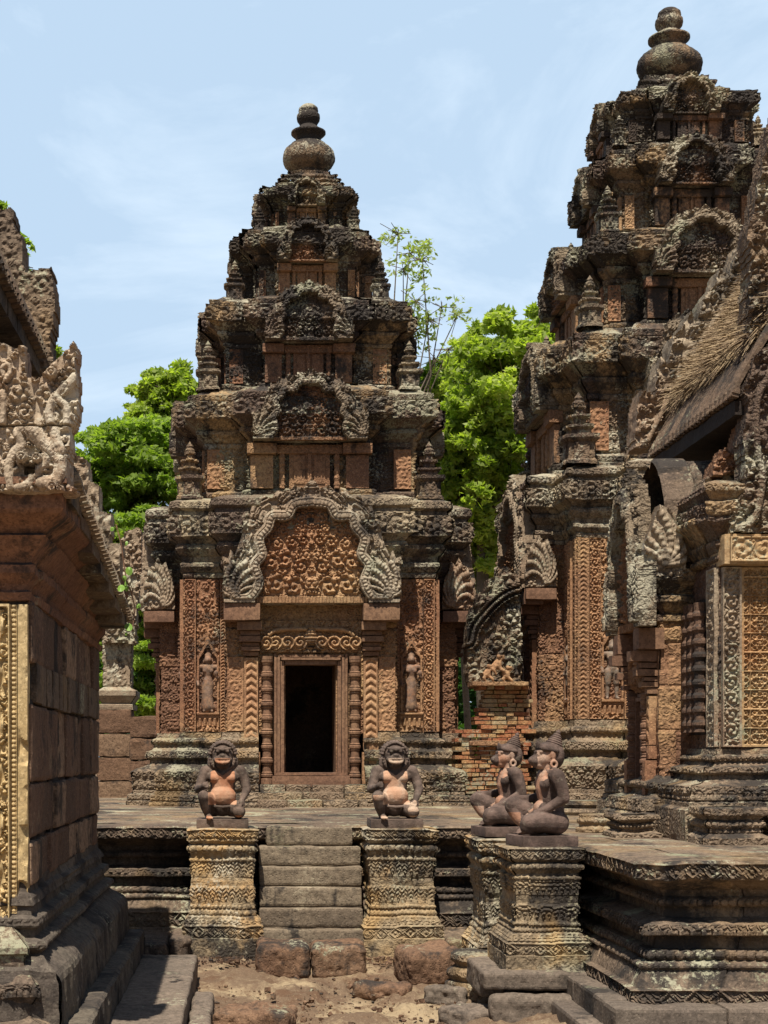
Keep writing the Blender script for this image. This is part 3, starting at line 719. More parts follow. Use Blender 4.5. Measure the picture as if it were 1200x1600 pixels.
def monkey_guardian(name, loc, rz, label, mat):
    root = empty(name, loc, rz); tag(root, label, 'statue', 'monkey-headed guardians beside the side stair')
    a = Acc(); rough_box(a, -.19, .19, -.235, .14, .0, .07, res=.02, round_=.007, amp=.004, seed=8)
    pl = a.obj('plinth', mat, None, smooth=True); pl.parent = root
    z = .07; p = []
    p.append(ell((0, .02, z + .085), (.125, .10, .085)))
    p += chain([(0, .02, z + .12, .092), (0, .018, z + .21, .080), (0, .01, z + .31, .094), (0, .01, z + .37, .085)])
    p.append(ell((0, -.045, z + .175), (.075, .055, .06)))
    p.append(ell((-.05, -.042, z + .34), (.055, .034, .05))); p.append(ell((.05, -.042, z + .34), (.055, .034, .05)))
    p += chain([(-.11, .015, z + .395, .05), (.11, .015, z + .395, .05)])
    p += chain([(0, .01, z + .40, .055), (0, -.01, z + .47, .05)])
    # near (left) arm: down to the elbow, forearm forward across the thigh
    p += chain([(.135, .015, z + .39, .050), (.155, .04, z + .31, .043), (.160, .05, z + .245, .038)])
    p += chain([(.160, .05, z + .245, .036), (.135, -.06, z + .175, .030), (.10, -.13, z + .145, .023)])
    hand(p, (.095, -.145, z + .138), (-.2, -.8, -.35), (.2, -.3, .9), 1.1, curl=.4, side=-1)
    p += chain([(-.135, .015, z + .39, .050), (-.16, .02, z + .31, .042), (-.165, .01, z + .25, .037)])
    p += chain([(-.165, .01, z + .25, .035), (-.15, -.10, z + .235, .028), (-.14, -.16, z + .24, .022)])
    hand(p, (-.138, -.175, z + .24), (.1, -.85, -.1), (0, -.2, .95), 1.1, curl=.7, side=1)
    # near leg flat on the plinth, shin folded inwards
    p += chain([(.08, .03, z + .085, .082), (.125, -.08, z + .09, .070), (.135, -.175, z + .085, .062)])
    p += chain([(.130, -.185, z + .060, .052), (.07, -.13, z + .045, .044), (.0, -.06, z + .035, .032)])
    p += chain([(.0, -.05, z + .030, .026), (-.05, -.02, z + .026, .022)])
    # far leg: knee raised, foot tucked in front
    p += chain([(-.08, .02, z + .09, .080), (-.11, -.10, z + .15, .064), (-.12, -.205, z + .195, .055)])
    p += chain([(-.12, -.21, z + .185, .050), (-.095, -.17, z + .105, .043), (-.07, -.12, z + .045, .030)])
    p += chain([(-.068, -.125, z + .03, .026), (-.03, -.185, z + .022, .022)])
    for k in range(5): p.append(limb((-.045 + k * .010, -.19, z + .018), .0075, (-.038 + k * .011, -.212, z + .012), .0062))
    # head in profile: brow, cheek, long rounded muzzle
    hz = z + .515
    p.append(ell((0, .012, hz + .01), (.072, .078, .082)))
    p.append(ell((0, -.045, hz - .008), (.062, .048, .058)))
    p.append(ell((0, -.088, hz - .022), (.044, .042, .042)))
    p.append(ell((0, -.116, hz - .020), (.030, .022, .026)))
    p.append(ell((0, -.060, hz - .052), (.042, .045, .024)))
    p += chain([(-.045, -.062, hz + .040, .014), (0, -.088, hz + .034, .014), (.045, -.062, hz + .040, .014)])
    for s in (-1, 1):
        p.append(ell((s * .034, -.078, hz + .020), (.013, .012, .012)))
        p.append(ell((s * .072, .008, hz + .022), (.012, .020, .036), (0, 0, 0)))
        for k in range(10):                                            # heavy ring earring
            t = R(k * 36); t2 = R((k + 1) * 36)
            p.append(limb((s * .078, .012 + math.cos(t) * .020, hz - .045 + math.sin(t) * .022), .010, (s * .078, .012 + math.cos(t2) * .020, hz - .045 + math.sin(t2) * .022), .010))
    def worn(c):
        x, y, zz = c[:, 0], c[:, 1], c[:, 2] - z
        w = np.zeros(len(c))
        w = np.where((y < -.01) & (y > -.088) & (zz > .435) & (zz < .56), .75, w)
        w = np.where((np.abs(x) > .06) & (zz > .45) & (zz < .60) & (y > -.02) & (y < .04), .75, w)
        w = np.where((y < -.055) & (np.abs(x) < .05) & (zz > .13) & (zz < .43), .9, w)
        w = np.where((y < -.03) & (np.abs(x) < .09) & (np.abs(x) > .03) & (zz > .36) & (zz < .44), .8, w)
        w = np.where((zz < .15) & (zz > .05) & (y < -.17) & (np.abs(x) < .11), .7, w)
        w = np.where((y < -.105) & (zz > .44), 0.0, w)
        return w
    fuse('body', p, mat, root, voxel=.0055, smooth=2, worn=worn, disp=lambda c: vnoise(c, 40, 3) * .0012)
    # cap with flaring brim and a spired tiered crown
    a = Acc()
    pr = [(.001, .0), (.066, .0), (.070, .012), (.066, .030), (.056, .052), (.059, .058), (.050, .066), (.052, .073), (.043, .081), (.045, .088), (.035, .096), (.037, .103), (.026, .111), (.028, .118), (.016, .128), (.018, .137), (.009, .150), (.001, .160)]
    T = Matrix.Translation((0, .022, hz + .038)) @ Matrix.Rotation(R(-20), 4, 'X')
    lathe(a, pr, 28, T)
    a2 = Acc()
    cap = a.obj('crown', mat, None, smooth=False); cap.parent = root
    q = [ell((0, .052, hz + .01), (.080, .055, .085)), limb((-.05, -.055, hz + .062), .018, (.05, -.055, hz + .062), .018), limb((-.05, -.055, hz + .062), .018, (-.078, .03, hz + .045), .016), limb((.05, -.055, hz + .062), .018, (.078, .03, hz + .045), .016), ell((0, .0, hz + .065), (.082, .08, .04)), limb((0, -.06, hz + .075), .022, (0, -.075, hz + .105), .008), limb((-.03, -.06, hz + .07), .02, (-.03, -.07, hz + .095), .008), limb((.03, -.06, hz + .07), .02, (.03, -.07, hz + .095), .008)]
    fuse('headdress', q, mat, root, voxel=.006, smooth=2)
    return root

def devata_mesh(male=False):
    p = []
    if male:
        for s in (-1, 1):
            p += chain([(s * .045, 0, .34, .052), (s * .05, -.01, .20, .038), (s * .055, 0, .17, .032), (s * .058, .0, .03, .022)])
            p.append(limb((s * .058, -.0, .018), .02, (s * .068, -.05, .014), .016))
        p.append(ell((0, 0, .35), (.085, .055, .06)))
        for zz in (.17, .20): p.append(ell((.0, 0, zz), (.001, .001, .001)))
    else:
        p += chain([(0, .01, .34, .078), (-.01, 0, .18, .072), (-.005, .0, .07, .082)])
        p.append(limb((-.045, 0, .06), .045, (.045, 0, .06), .045))
        for s in (-1, 1): p.append(limb((s * .03, 0, .018), .018, (s * .05, -.05, .014), .016))
    p += chain([(0, 0, .38, .062), (0, 0, .44, .052), (0, 0, .52, .072)])
    p += chain([(-.09, 0, .555, .032), (.09, 0, .555, .032)])
    p.append(ell((-.036, -.04, .505), (.032, .028, .03))); p.append(ell((.036, -.04, .505), (.032, .028, .03)))
    p += chain([(-.11, 0, .55, .030), (-.13, -.0, .44, .024), (-.125, -.04, .36, .02)]); p.append(ell((-.12, -.05, .335), (.02, .02, .025)))
    p += chain([(.11, 0, .55, .030), (.135, -.0, .45, .024), (.115, -.05, .42 if not male else .34, .02)])
    p.append(ell((.105, -.06, .44 if not male else .32), (.02, .02, .025)))
    if not male: p.append(ell((.10, -.07, .48), (.03, .02, .035)))
    p.append(limb((0, 0, .56), .03, (0, 0, .60), .03))
    p.append(ell((0, -.01, .645), (.047, .05, .055))); p.append(ell((0, -.055, .64), (.01, .012, .014)))
    for s in (-1, 1): p.append(ell((s * .055, .0, .625), (.014, .014, .03)))
    p.append(ell((0, .01, .70), (.052, .045, .03))); p.append(limb((0, .01, .71), .036, (0, .01, .765), .026))
    if male: p.append(limb((-.15, -.04, .02), .009, (-.15, -.04, .62), .009)); p.append(limb((-.15, -.04, .6), .018, (-.15, -.04, .66), .005))
    return p

# ------------------------------------------------------------ tower
def Rk(cx, cy, k):
    return Matrix.Translation((cx, cy, 0)) @ Matrix.Rotation(k * math.pi / 2, 4, 'Z')
def door_bay(root, T, d0, zs, z1, open_=True, seed=0, s=1.0, mats=None, res=.012, pedW=2.04, pedH=1.2, pedoff=.24, pedt=.30, zp=None, pmat='carved_grey'):
    """door, frame, colonettes, pilasters, lintel and pediment standing against the plane y=-d0 (T places the tower axis)"""
    y = -d0
    TT = T @ Matrix.Translation((0, y, 0)) @ Matrix.Scale(s, 4, (1, 0, 0))
    cm = 'carved'
    dz0 = zs; dz1 = z1                     # door opening bottom and top
    # frame
    a = Acc()
    for sx in (-1, 1):
        for q, (xa, xb, ya) in enumerate(((.315, .36, -.02), (.363, .40, -.05), (.403, .435, -.03))):
            x0, x1 = (xa, xb) if sx > 0 else (-xb, -xa)
            rough_box(a, x0, x1, ya, .22, dz0, dz1 + .045 * (q + 1), res=.06, round_=.006, amp=.003, T=TT, seed=seed + q)
    for q, (ya, za, zb) in enumerate(((-.022, .0, .05), (-.052, .053, .085), (-.032, .088, .118))):
        rough_box(a, -.31 - .04 * q, .31 + .04 * q, ya, .22, dz1 + za, dz1 + zb, res=.06, round_=.006, amp=.003, T=TT, seed=seed + 7 + q)
    rough_box(a, -.46, .46, -.09, .2, dz0 - .135, dz0 - .002, res=.06, round_=.01, amp=.004, T=TT, seed=seed + 12)
    rough_box(a, -.42, .42, -.06, .2, dz0, dz0 + .035, res=.06, round_=.006, amp=.003, T=TT, seed=seed + 13)
    a.obj('door_frame', M['frame'], root)
    if not open_:
        a = Acc(); box(a, -.315, .315, .03, .12, dz0 + .03, dz1, TT)
        for sx in (-1, 1): box(a, sx * .17 - .09, sx * .17 + .09, .0, .035, dz0 + .12, dz1 - .08, TT)
        box(a, -.04, .04, -.03, .03, dz0 + .04, dz1 - .02, TT)
        for q in range(4):
            zc = dz0 + .2 + q * (dz1 - dz0 - .35) / 3; box(a, -.055, .055, -.045, .0, zc - .04, zc + .04, TT)
        a.obj('false_door', M['frame'], root)
    # colonettes
    H = dz1 + .1 - dz0 + .1
    for sx in (-1, 1):
        a = Acc(); pr = [(.072, 0), (.072, .06), (.055, .07)]
        nb = 9
        for q in range(nb):
            zc = .1 + q * (H - .16) / (nb - 1); w = .006 if q % 2 else .0
            pr += [(.052, zc - .05), (.062 + w, zc - .034), (.052, zc - .028), (.068 + w, zc - .012), (.070 + w, zc + .012), (.052, zc + .028), (.062 + w, zc + .034), (.052, zc + .05)]
        pr += [(.07, H - .04), (.07, H)]
        lathe(a, pr, 16, TT @ Matrix.Translation((sx * .52, -.035, dz0 - .1)), amp=.03, seed=seed)
        a.obj('colonette', M['frame'], root)
    # pilasters with little capitals, corbels under the naga blocks
    zc = dz1 + .10; zb0 = zp or (zc + .505); kz = (zb0 - zc) / .505
    for sx in (-1, 1):
        a = Acc(); x0, x1 = (.62, .79) if sx > 0 else (-.79, -.62)
        panel(a, x0, x1, dz0 - .05 + .45, zc - .02, 'chev', .022, res, TT, base=.05, seed=seed + sx)
        rough_box(a, x0 - .02, x1 + .02, -.10, .02, dz0 - .1, dz0 + .28, res=.05, round_=.008, amp=.004, T=TT, seed=seed + 3)
        rough_box(a, x0 - .01, x1 + .01, -.075, .02, dz0 + .285, dz0 + .40, res=.05, round_=.02, amp=.004, T=TT, seed=seed + 4)
        a.obj('pilaster', M['carved'], root)
        a = Acc()
        for q, (e, za, zb) in enumerate(((.015, 0, .045), (.045, .05, .09), (.03, .094, .13), (.075, .134, .19), (.055, .195, .24), (.105, .245, .33))):
            rough_box(a, x0 - e * .35, x1 + e * .8 if sx > 0 else x1 + e * .35, -.06 - e * 1.5, .03, zc + za * kz, zc + zb * kz, res=.05, round_=.008, amp=.004, T=TT, seed=seed + q) if sx > 0 else rough_box(a, x0 - e * .8, x1 + e * .35, -.06 - e * 1.5, .03, zc + za * kz, zc + zb * kz, res=.05, round_=.008, amp=.004, T=TT, seed=seed + q)
        xo0, xo1 = (.60, 1.03) if sx > 0 else (-1.03, -.60)
        rough_box(a, xo0, xo1, -pedoff - .05, .03, zc + .335 * kz, zb0 - .005, res=.06, round_=.012, amp=.006, T=TT, seed=seed + 9)
        a.obj('capital', M['frame'], root)
    # lintel
    a = Acc(); lz0 = dz1 + .125 + (kz - 1) * .10; lz1 = lz0 + .375
    def f(X, Z):
        x = np.abs(X); t = (Z - lz0) / (lz1 - lz0)
        h = pat('sym', X, Z, 1, seed + 2) * .035 + .02
        g = curve([(0, lz0 + .27), (.15, lz0 + .27), (.38, lz0 + .26), (.50, lz0 + .20), (.56, lz0 + .08), (.50, lz0 + .05)], 5)
        D, S = dpoly(x, Z, g); h = np.where(D < .026, .055 + np.sqrt(np.clip(1 - (D / .026) ** 2, 0, 1)) * .045, h)
        for cx_ in (.13, .28, .42, .53):
            rr = np.hypot(x - cx_, (Z - lz0 - .115) * 1.0) / .085; th = np.arctan2(Z - lz0 - .115, x - cx_)
            h = np.where(rr < 1, .045 + (.5 + .5 * np.cos(rr * 10 - th)) * .045, h)
        rr = np.hypot(X / .07, (Z - lz0 - .19) / .10); h = np.where(rr < 1, .06 + .05 * np.sqrt(np.clip(1 - rr, 0, 1)) + .012 * np.cos(Z * 160), h)
        return h
    relief(a, [(-.60, lz0), (.60, lz0), (.60, lz1), (-.60, lz1)], f, res, .12, TT, seed, .6)
    a.obj('lintel', M['carved'], root)
    # pediment
    a, b = Acc(), Acc()
    pediment(a, b, pedW, pedH, res * .8, TT @ Matrix.Translation((0, -pedoff, zb0)), seed, thick=pedt, deep=.07)
    pd = a.obj('pediment', M[pmat], root); b.obj('tympanum', M['carved'], pd)
    a = Acc(); panel(a, -.60, .60, lz1 + .003, zb0 - .002, 'fol', .015, res * 1.3, TT, base=.01, vertical=False, seed=seed + 5); a.obj('architrave', M['tower_wall'], root)

def mini_tower(root, x, y, z, h, seed=0, mat='tower'):
    s = h / .62; a = Acc(); w = .118 * s
    P, _ = redent(w * .55, w * 1.12, w)
    prof = [(.02 * s, 0), (.02 * s, .03 * s), (0, .05 * s), (0, .20 * s), (.02 * s, .215 * s), (.035 * s, .235 * s), (.035 * s, .27 * s)]
    z0 = .27; o = .0
    for q in range(3):
        o -= .030; prof += [(o * s, (z0 + .01) * s), (o * s, (z0 + .055) * s), ((o + .028) * s, (z0 + .075) * s), ((o + .028) * s, (z0 + .095) * s)]; z0 += .095
    T = Matrix.Translation((x, y, z))
    loft(a, P, prof, res=.022, blen=2, bamp=.0, weather=.010, seed=seed, T=T, joint=0)
    lathe(a, [(.055 * s, .55 * s), (.06 * s, .575 * s), (.035 * s, .60 * s), (.042 * s, .62 * s), (.02 * s, .65 * s), (.001, .68 * s)], 12, T)
    relief(a, [(-.05 * s, .05 * s), (.05 * s, .05 * s), (.05 * s, .18 * s), (0, .235 * s), (-.05 * s, .18 * s)], lambda X, Z: .012 + .012 * np.cos(X * 60 / s) * np.cos(Z * 50 / s), .012, .02, T @ Matrix.Translation((0, -w * 1.12, 0)), seed)
    return a.obj('miniature_tower', M['corn' if seed % 2 else mat], root)

FF = lambda nv: nv[1] < .5
def naga_hood(g, x, z, cx, cz, L, amp=1.0, lean=18, n=7):
    """fan of curling naga necks over a raised hood; x, z in units where L is the hood's height"""
    r = np.hypot((x - cx) / (L * .46), (z - cz - L * .50) / (L * .52)); hood = np.clip((1 - r) * 5, 0, 1)
    g = np.maximum(g, hood * .045 * amp)
    for k in range(n):
        an = 90 + (k - (n - 1) / 2) * 21; Lk = L * (.98 - .035 * abs(k - (n - 1) / 2) ** 1.6)
        pts = curve([(cx, cz), (cx + math.cos(R(an - lean)) * Lk * .35, cz + math.sin(R(an - lean)) * Lk * .35), (cx + math.cos(R(an)) * Lk * .75, cz + math.sin(R(an)) * Lk * .75), (cx + math.cos(R(an + lean * .8)) * Lk, cz + math.sin(R(an + lean * .8)) * Lk)], 5)
        d, s = dpoly(x, z, pts); rr = L * (.045 + .035 * np.clip(s / L, 0, 1) ** 2)
        g = np.where(d < rr, np.maximum(g, (.045 + np.sqrt(np.clip(1 - (d / rr) ** 2, 0, 1)) * .028 + .004 * np.cos(s / L * 60)) * amp), g)
    return g
def acroter(root, T, x0, x1, z0, z1, flip=False, seed=0, mat='carved_grey'):
    w, h = x1 - x0, z1 - z0; s = -1 if flip else 1; cx = (x0 + x1) / 2
    pl = [(-.5, 0), (.5, 0), (.5, .35), (.42, .6), (.30, .72), (.22, .92), (.08, .84), (-.05, 1.0), (-.16, .84), (-.34, .8), (-.46, .5), (-.52, .3)]
    pl = [(cx + s * x * w, z0 + z * h) for x, z in pl]
    if flip: pl = pl[::-1]
    def f(X, Z):
        x = (X - cx) * s / w; z = (Z - z0) / h
        g = pat('folb', X, Z, 1, seed) * .04 + .01
        return naga_hood(g, x, z, .12, .06, .80)
    a = Acc(); relief(a, pl, f, .010, .12, T, seed); return a.obj('naga_acroter', M[mat], root)
def niche(root, T, x0, x1, z0, z1, y, dev, seed, grey=False):
    """pilaster with scroll strip and a standing figure in an arched niche; faces -Y"""
    TT = T @ Matrix.Translation((0, y, 0))
    a = Acc(); w = x1 - x0; res = .012
    st = .13 if w > .4 else .0
    flip = x0 < 0
    if w > .55:
        xa, xb = (x0, x0 + .13) if flip else (x1 - .13, x1)
        panel(a, xa, xb, z0, z1, 'chev', .016, .012, TT, base=.02, border=.02, seed=seed + 4); a.obj('leaf_strip', M['tower_wall'], root); a = Acc()
        if flip: x0 += .135
        else: x1 -= .135
    so = (x0, x0 + st) if flip else (x1 - st, x1)
    if st: panel(a, so[0], so[1], z0, z1, 'scroll', .034, .010, TT, base=.035, border=.010, seed=seed, B=.5); a.obj('scroll_strip', M['carved'], root); a = Acc()
    n0, n1 = (x0 + st + .012, x0 + st + .012 + .27) if flip else (x1 - st - .012 - .27, x1 - st - .012)
    e0, e1 = (n1 + .01, x1) if flip else (x0, n0 - .01)
    if e1 - e0 > .04: panel(a, e0, e1, z0, z1, 'chev', .022, .010, TT, base=.02, border=.008, seed=seed + 2); a.obj('leaf_strip', M['carved'], root); a = Acc()
    cx = (n0 + n1) / 2; zb = z0 + .22; H = .90
    def f(X, Z):
        x = np.abs(X - cx); t = (Z - zb)
        h = .02 + pat('fol', X + seed, Z, 1, seed) * .032
        op = (x < .10) & (t > 0) & (t < H - .12 - x * 1.2)
        ar, S = dpoly(x, Z, curve([(.118, zb + .02), (.118, zb + H - .32), (.10, zb + H - .22), (.05, zb + H - .12), (0, zb + H - .04)], 4))
        h = np.where(ar < .016, .045, h)
        fl = (np.abs(ar - .04) < .018) & (t > H - .36); h = np.where(fl, .032 + .012 * np.cos(S * 70), h)
        h = np.where(op, -.10, h)
        lot = (t < -.01) & (t > -.15); h = np.where(lot, .035 + .02 * np.cos(X * 2 * np.pi / .06) * (t < -.06), h)
        h = np.where(np.abs(t) < .014, .06, h)
        return h
    relief(a, [(n0, z0), (n1, z0), (n1, z1), (n0, z1)], f, .009, .12, TT, seed, .55)
    o = a.obj('pilaster', M['carved'], root)
    if dev is not None:
        d = dev.copy(); COL.objects.link(d); d.parent = root; s = .98
        Tl = TT @ Matrix.Translation((cx, .0, zb + .012)) @ Matrix.Scale(s, 4)
        d.matrix_local = Tl
    return o

def tower(name, cx, cy, label, Z, tiers, T0, seed, dev, crown, fin, sides=(0,), lean=0.0):
    root = empty(name, (0, 0, 0)); tag(root, label, 'tower', None)
    c0, d0, d1 = T0; zb, zw0, zw1, zc = Z
    base = Rk(cx, cy, 0)
    # plinth
    P, cl = redent(c0, d0, d1, gap=.62)
    a = Acc(); h = zw0 - zb
    def q(t): return zb + h * t
    prof = [(.40, q(-.02)), (.40, q(.05)), (.37, q(.06)), (.37, q(.14), 'lotus', .03), (.33, q(.15)), (.33, q(.19)), (.31, q(.20)), (.33, q(.46), 'sym', .03), (.30, q(.49)), (.20, q(.53)), (.12, q(.57)), (.12, q(.62)), (.16, q(.64)), (.16, q(.74), 'lotus', .03), (.11, q(.76)), (.08, q(.79)), (.08, q(.84)), (.10, q(.85)), (.10, q(.91), 'bead', .02), (.06, q(.93)), (.05, q(1.0)), (0, q(1.0))]
    loft(a, P, prof, res=.014, closed=cl, T=base, seed=seed, fine=FF, bamp=.012, weather=.008, chip=.03, ch=9)
    # returns at the door gap and steps
    a.obj('plinth', M['base'], root)
    a = Acc()
    rs = np.random.RandomState(seed)
    for k in range(3):
        xx = -.64
        while xx < .62:
            w_ = .3 + rs.rand() * .25; x2 = min(xx + w_, .64)
            rough_box(a, xx, x2 - .008, -d0 - .55 + k * .17, -d0 + .1, zb - .02, zb + .085 * (k + 1), res=.04, round_=.02, amp=.01, T=base, seed=seed + k, B=rs.rand()); xx = x2
    a.obj('door_step', M['base'], root)
    # wall
    a = Acc()
    P2, cl2 = redent(c0, d0, d1, gap=.46)
    loft(a, P2, [(.0, zw0 - .02), (.0, zw1, 'sym', .022)], res=.014, closed=cl2, T=base, seed=seed + 1, fine=FF, bamp=.008, joint=.008, ch=.42)
    # wall above and beside the front door
    zd0, zd1 = (zb + .36, zb + 1.67) if zb + zw1 < 5 else (zb + .5, zb + 1.95)
    box(a, -.46, .46, -d0 + .01, -d0 + .3, zd1 + .10, zw1, base); box(a, -.46, -.30, -d0 + .06, -d0 + .9, zb, zd1 + .12, base); box(a, .30, .46, -d0 + .06, -d0 + .9, zb, zd1 + .12, base)
    a.obj('wall', M['tower_wall'], root)
    a = Acc()                                     # the dark cell behind the door
    for bx_ in ((-.8, .8, -d0 + .9, -d0 + 2.4, zb + .16, zb + .2), (-.46, .46, -d0 + .1, -d0 + 1, zb + .16, zb + .2), (-.8, .8, -d0 + 2.4, -d0 + 2.5, zb, zw1), (-.9, -.8, -d0 + .9, -d0 + 2.4, zb, zw1), (.8, .9, -d0 + .9, -d0 + 2.4, zb, zw1), (-.9, .9, -d0 + .3, -d0 + 2.5, zw1 - .3, zw1 - .25), (-.9, -.3, -d0 + .85, -d0 + .9, zb, zw1), (.3, .9, -d0 + .85, -d0 + .9, zb, zw1), (-.3, .3, -d0 + .85, -d0 + .9, zd1 + .1, zw1)):
        box(a, *bx_, base)
    a.obj('inner_cell', M['leftwall'], root)
    for k in sides:
        door_bay(root, Rk(cx, cy, k), d0, zd0, zd1, open_=(k == 0), seed=seed + k * 3, res=.011 if k == 0 else .016, zp=zd1 + .71, pedH=(zc - .04 - (zd1 + .71)) / 1.06, pedoff=.24 if k == 0 else .16, pedt=.3 if k == 0 else .16)
    for k in sides:
        T = Rk(cx, cy, k)
        niche(root, T, -d1 - .0, -c0 + .0, zw0 + .015, zw1 - .01, -d1, dev, seed + k)
        niche(root, T, c0, d1, zw0 + .015, zw1 - .01, -d1, dev, seed + k + 5)
        if k == 0:
            for sx in (-1, 1):                     # side of the front porch, and foliage strip beside the pilaster
                a = Acc(); xa, xb = (.80, c0 - .01) if sx > 0 else (-c0 + .01, -.80)
                panel(a, xa, xb, zw0 + .02, zd1 + .09, 'scroll', .015, .013, T @ Matrix.Translation((0, -d0, 0)), base=.02, border=.008, seed=seed)
                a.obj('pilaster', M['carved'], root)
    if 0 in sides and 3 in sides or True:
        pass
    for sx in (-1, 1):
        xa, xb = (d0 - .18, d0 + .20)
        if sx < 0: xa, xb = -xb, -xa
        acroter(root, base @ Matrix.Translation((0, -c0 - .14, 0)), xa, xb, zd1 + .72, zd1 + 1.36, flip=(sx > 0), seed=seed)
        a = Acc(); rough_box(a, xa, xb, -c0 - .2, -c0 + .3, zd1 + .56, zd1 + .70, res=.05, round_=.012, amp=.006, T=base, seed=seed + 9); a.obj('corbel', M['frame'], root)
    # capital and cornice
    a = Acc(); P3, _ = redent(c0, d0, d1); H = zc - zw1
    def q(t): return zw1 + H * t
    prof = [(.0, q(0)), (.03, q(.01)), (.03, q(.06)), (.015, q(.07)), (.07, q(.14), 'lotus', .01), (.07, q(.18)), (.04, q(.2)), (.05, q(.27)), (.12, q(.36), 'lotus', .015), (.12, q(.40)), (.09, q(.42)), (.13, q(.47)), (.19, q(.51)), (.19, q(.54)), (.19, q(.76), 'scroll', .034), (.15, q(.77)), (.14, q(.82)), (.18, q(.84)), (.18, q(.93), 'lotus', .02), (.14, q(.95)), (.02, q(1.0)), (-.3, q(1.02))]
    loft(a, P3, prof, res=.014, T=base, seed=seed + 2, fine=FF, bamp=.018, weather=.005, blen=.38, chip=.03, zblk=.010, ch=9, bt=1.0)
    core(a, P3, prof, base); cap_poly(a, P3, -.25, q(1.0), .1, base, seed)
    a.obj('cornice', M['corn'], root)
    # upper storeys
    zprev = zc
    for i, (tc0, td0, td1, zt, ov, pw, ph) in enumerate(tiers):
        H = zt - zprev; a = Acc(); Pt, _ = redent(tc0, td0, td1)
        def q(t): return zprev + H * t
        s = max(.5, H / 1.35)
        prof = [(.10 * s, q(-.03)), (.10 * s, q(.03)), (.06 * s, q(.04)), (.07 * s, q(.08), 'lotus', .012), (.02, q(.10)), (.0, q(.11)), (0, q(.48), 'sym', .035), (.03, q(.49)), (.03, q(.52)), (.01, q(.53)),
                (ov * .45, q(.60)), (ov * .45, q(.63)), (ov * .35, q(.64)), (ov * .85, q(.71)), (ov, q(.72)), (ov, q(.87), 'scroll', .03), (ov * .8, q(.88)), (ov * .85, q(.93), 'lotus', .012), (ov * .5, q(.95)), (ov * .1, q(1.0)), (-td1 * .3, q(1.01))]
        loft(a, Pt, prof, res=.015, T=base, seed=seed + 10 + i, fine=FF, bamp=.028, weather=.006, blen=.34, chip=.06, zblk=.018, ch=9, bt=1.0)
        core(a, Pt, prof, base); cap_poly(a, Pt, -td1 * .15, q(1.0), .1, base, seed + i)
        to = a.obj('tier', M['tower'], root)
        for k in (0, 3, 1):
            T = Rk(cx, cy, k)
            zp = q(.50) if i < 4 else q(.45)
            A1, B1 = Acc(), Acc()
            TP = T @ Matrix.Translation((0, -td0 - ov - (.02 if k == 0 else -.03), zp))
            pediment(A1, B1, pw, ph, .016, TP, seed + i * 7 + k, thick=ov * .6 + .06, deep=.10)
            pd = A1.obj('pediment', M['corn'], to); B1.obj('tympanum', M['tower' if (i + k) % 2 else 'tower_wall'], pd)
            # false door, colonettes and wall strips
            a = Acc(); dh = (q(.46) - q(.10)); y = -td0
            TQ = T @ Matrix.Translation((0, y, q(.10)))
            w_ = tc0
            box(a, -w_ * .34, w_ * .34, -.05, .0, 0, dh * .98, TQ)
            for e in (-1, 1):
                box(a, e * w_ * .17 - w_ * .09, e * w_ * .17 + w_ * .09, -.062, -.05, dh * .12, dh * .8, TQ)
                lathe(a, [(.035 * s, 0), (.035 * s, .05)] + [((.030 + .009 * (qq % 2)) * s, dh * qq / 12) for qq in range(1, 12)] + [(.035 * s, dh)], 8, TQ @ Matrix.Translation((e * w_ * .46, -.05, 0)))
                box(a, e * w_ * .80 - w_ * .19, e * w_ * .80 + w_ * .19, -.07 - .02, .02, 0, dh * .80, TQ)
                rough_box(a, e * w_ * .80 - w_ * .25, e * w_ * .80 + w_ * .25, -.16, .02, dh * .82, dh * 1.08, res=.05, round_=.012, amp=.006, T=TQ, seed=seed + i)
            box(a, -w_ * .03, w_ * .03, -.075, -.05, 0, dh * .95, TQ)
            rough_box(a, -w_ * .55, w_ * .55, -.09, .0, dh * .84, dh * 1.06, res=.04, round_=.01, amp=.01, T=TQ, seed=seed + i + 3)
            a.obj('false_door', M['tower_wall'], to)
            for e in (-1, 1):
                a = Acc()
                xa, xb = (tc0 + .04, td1 - .02)
                if e < 0: xa, xb = -xb, -xa
                m_ = xa + (xb - xa) * (.45 if e < 0 else .55)
                if e < 0: panel(a, xa, m_ - .01, q(.12), q(.47), 'scroll', .016, .014, T @ Matrix.Translation((0, -td1, 0)), base=.03, border=.01, seed=seed + i)
                else: panel(a, m_ + .01, xb, q(.12), q(.47), 'scroll', .016, .014, T @ Matrix.Translation((0, -td1, 0)), base=.03, border=.01, seed=seed + i)
                a.obj('pilaster', M['carved'], to)
        # corner towers on the storey below
        pd1 = d1 if i == 0 else tiers[i - 1][2]; po = .17 if i == 0 else tiers[i - 1][4]
        x_ = (pd1 + po + td1) / 2 - .02
        for sx, sy in ((-1, -1), (1, -1), (-1, 1)):
            if (name, i, sx, sy) in SKIP: continue
            mini_tower(root, cx + sx * x_, cy + sy * x_, zprev - .01, H * .48, seed + i + sx, 'tower')
        # blocks lying broken along the edge
        zprev = zt
    # crown and finial
    a = Acc(); r0 = tiers[-1][2]
    Pc, _ = redent(crown[0] * .5, crown[0] * 1.06, crown[0]); H = crown[1] - zprev
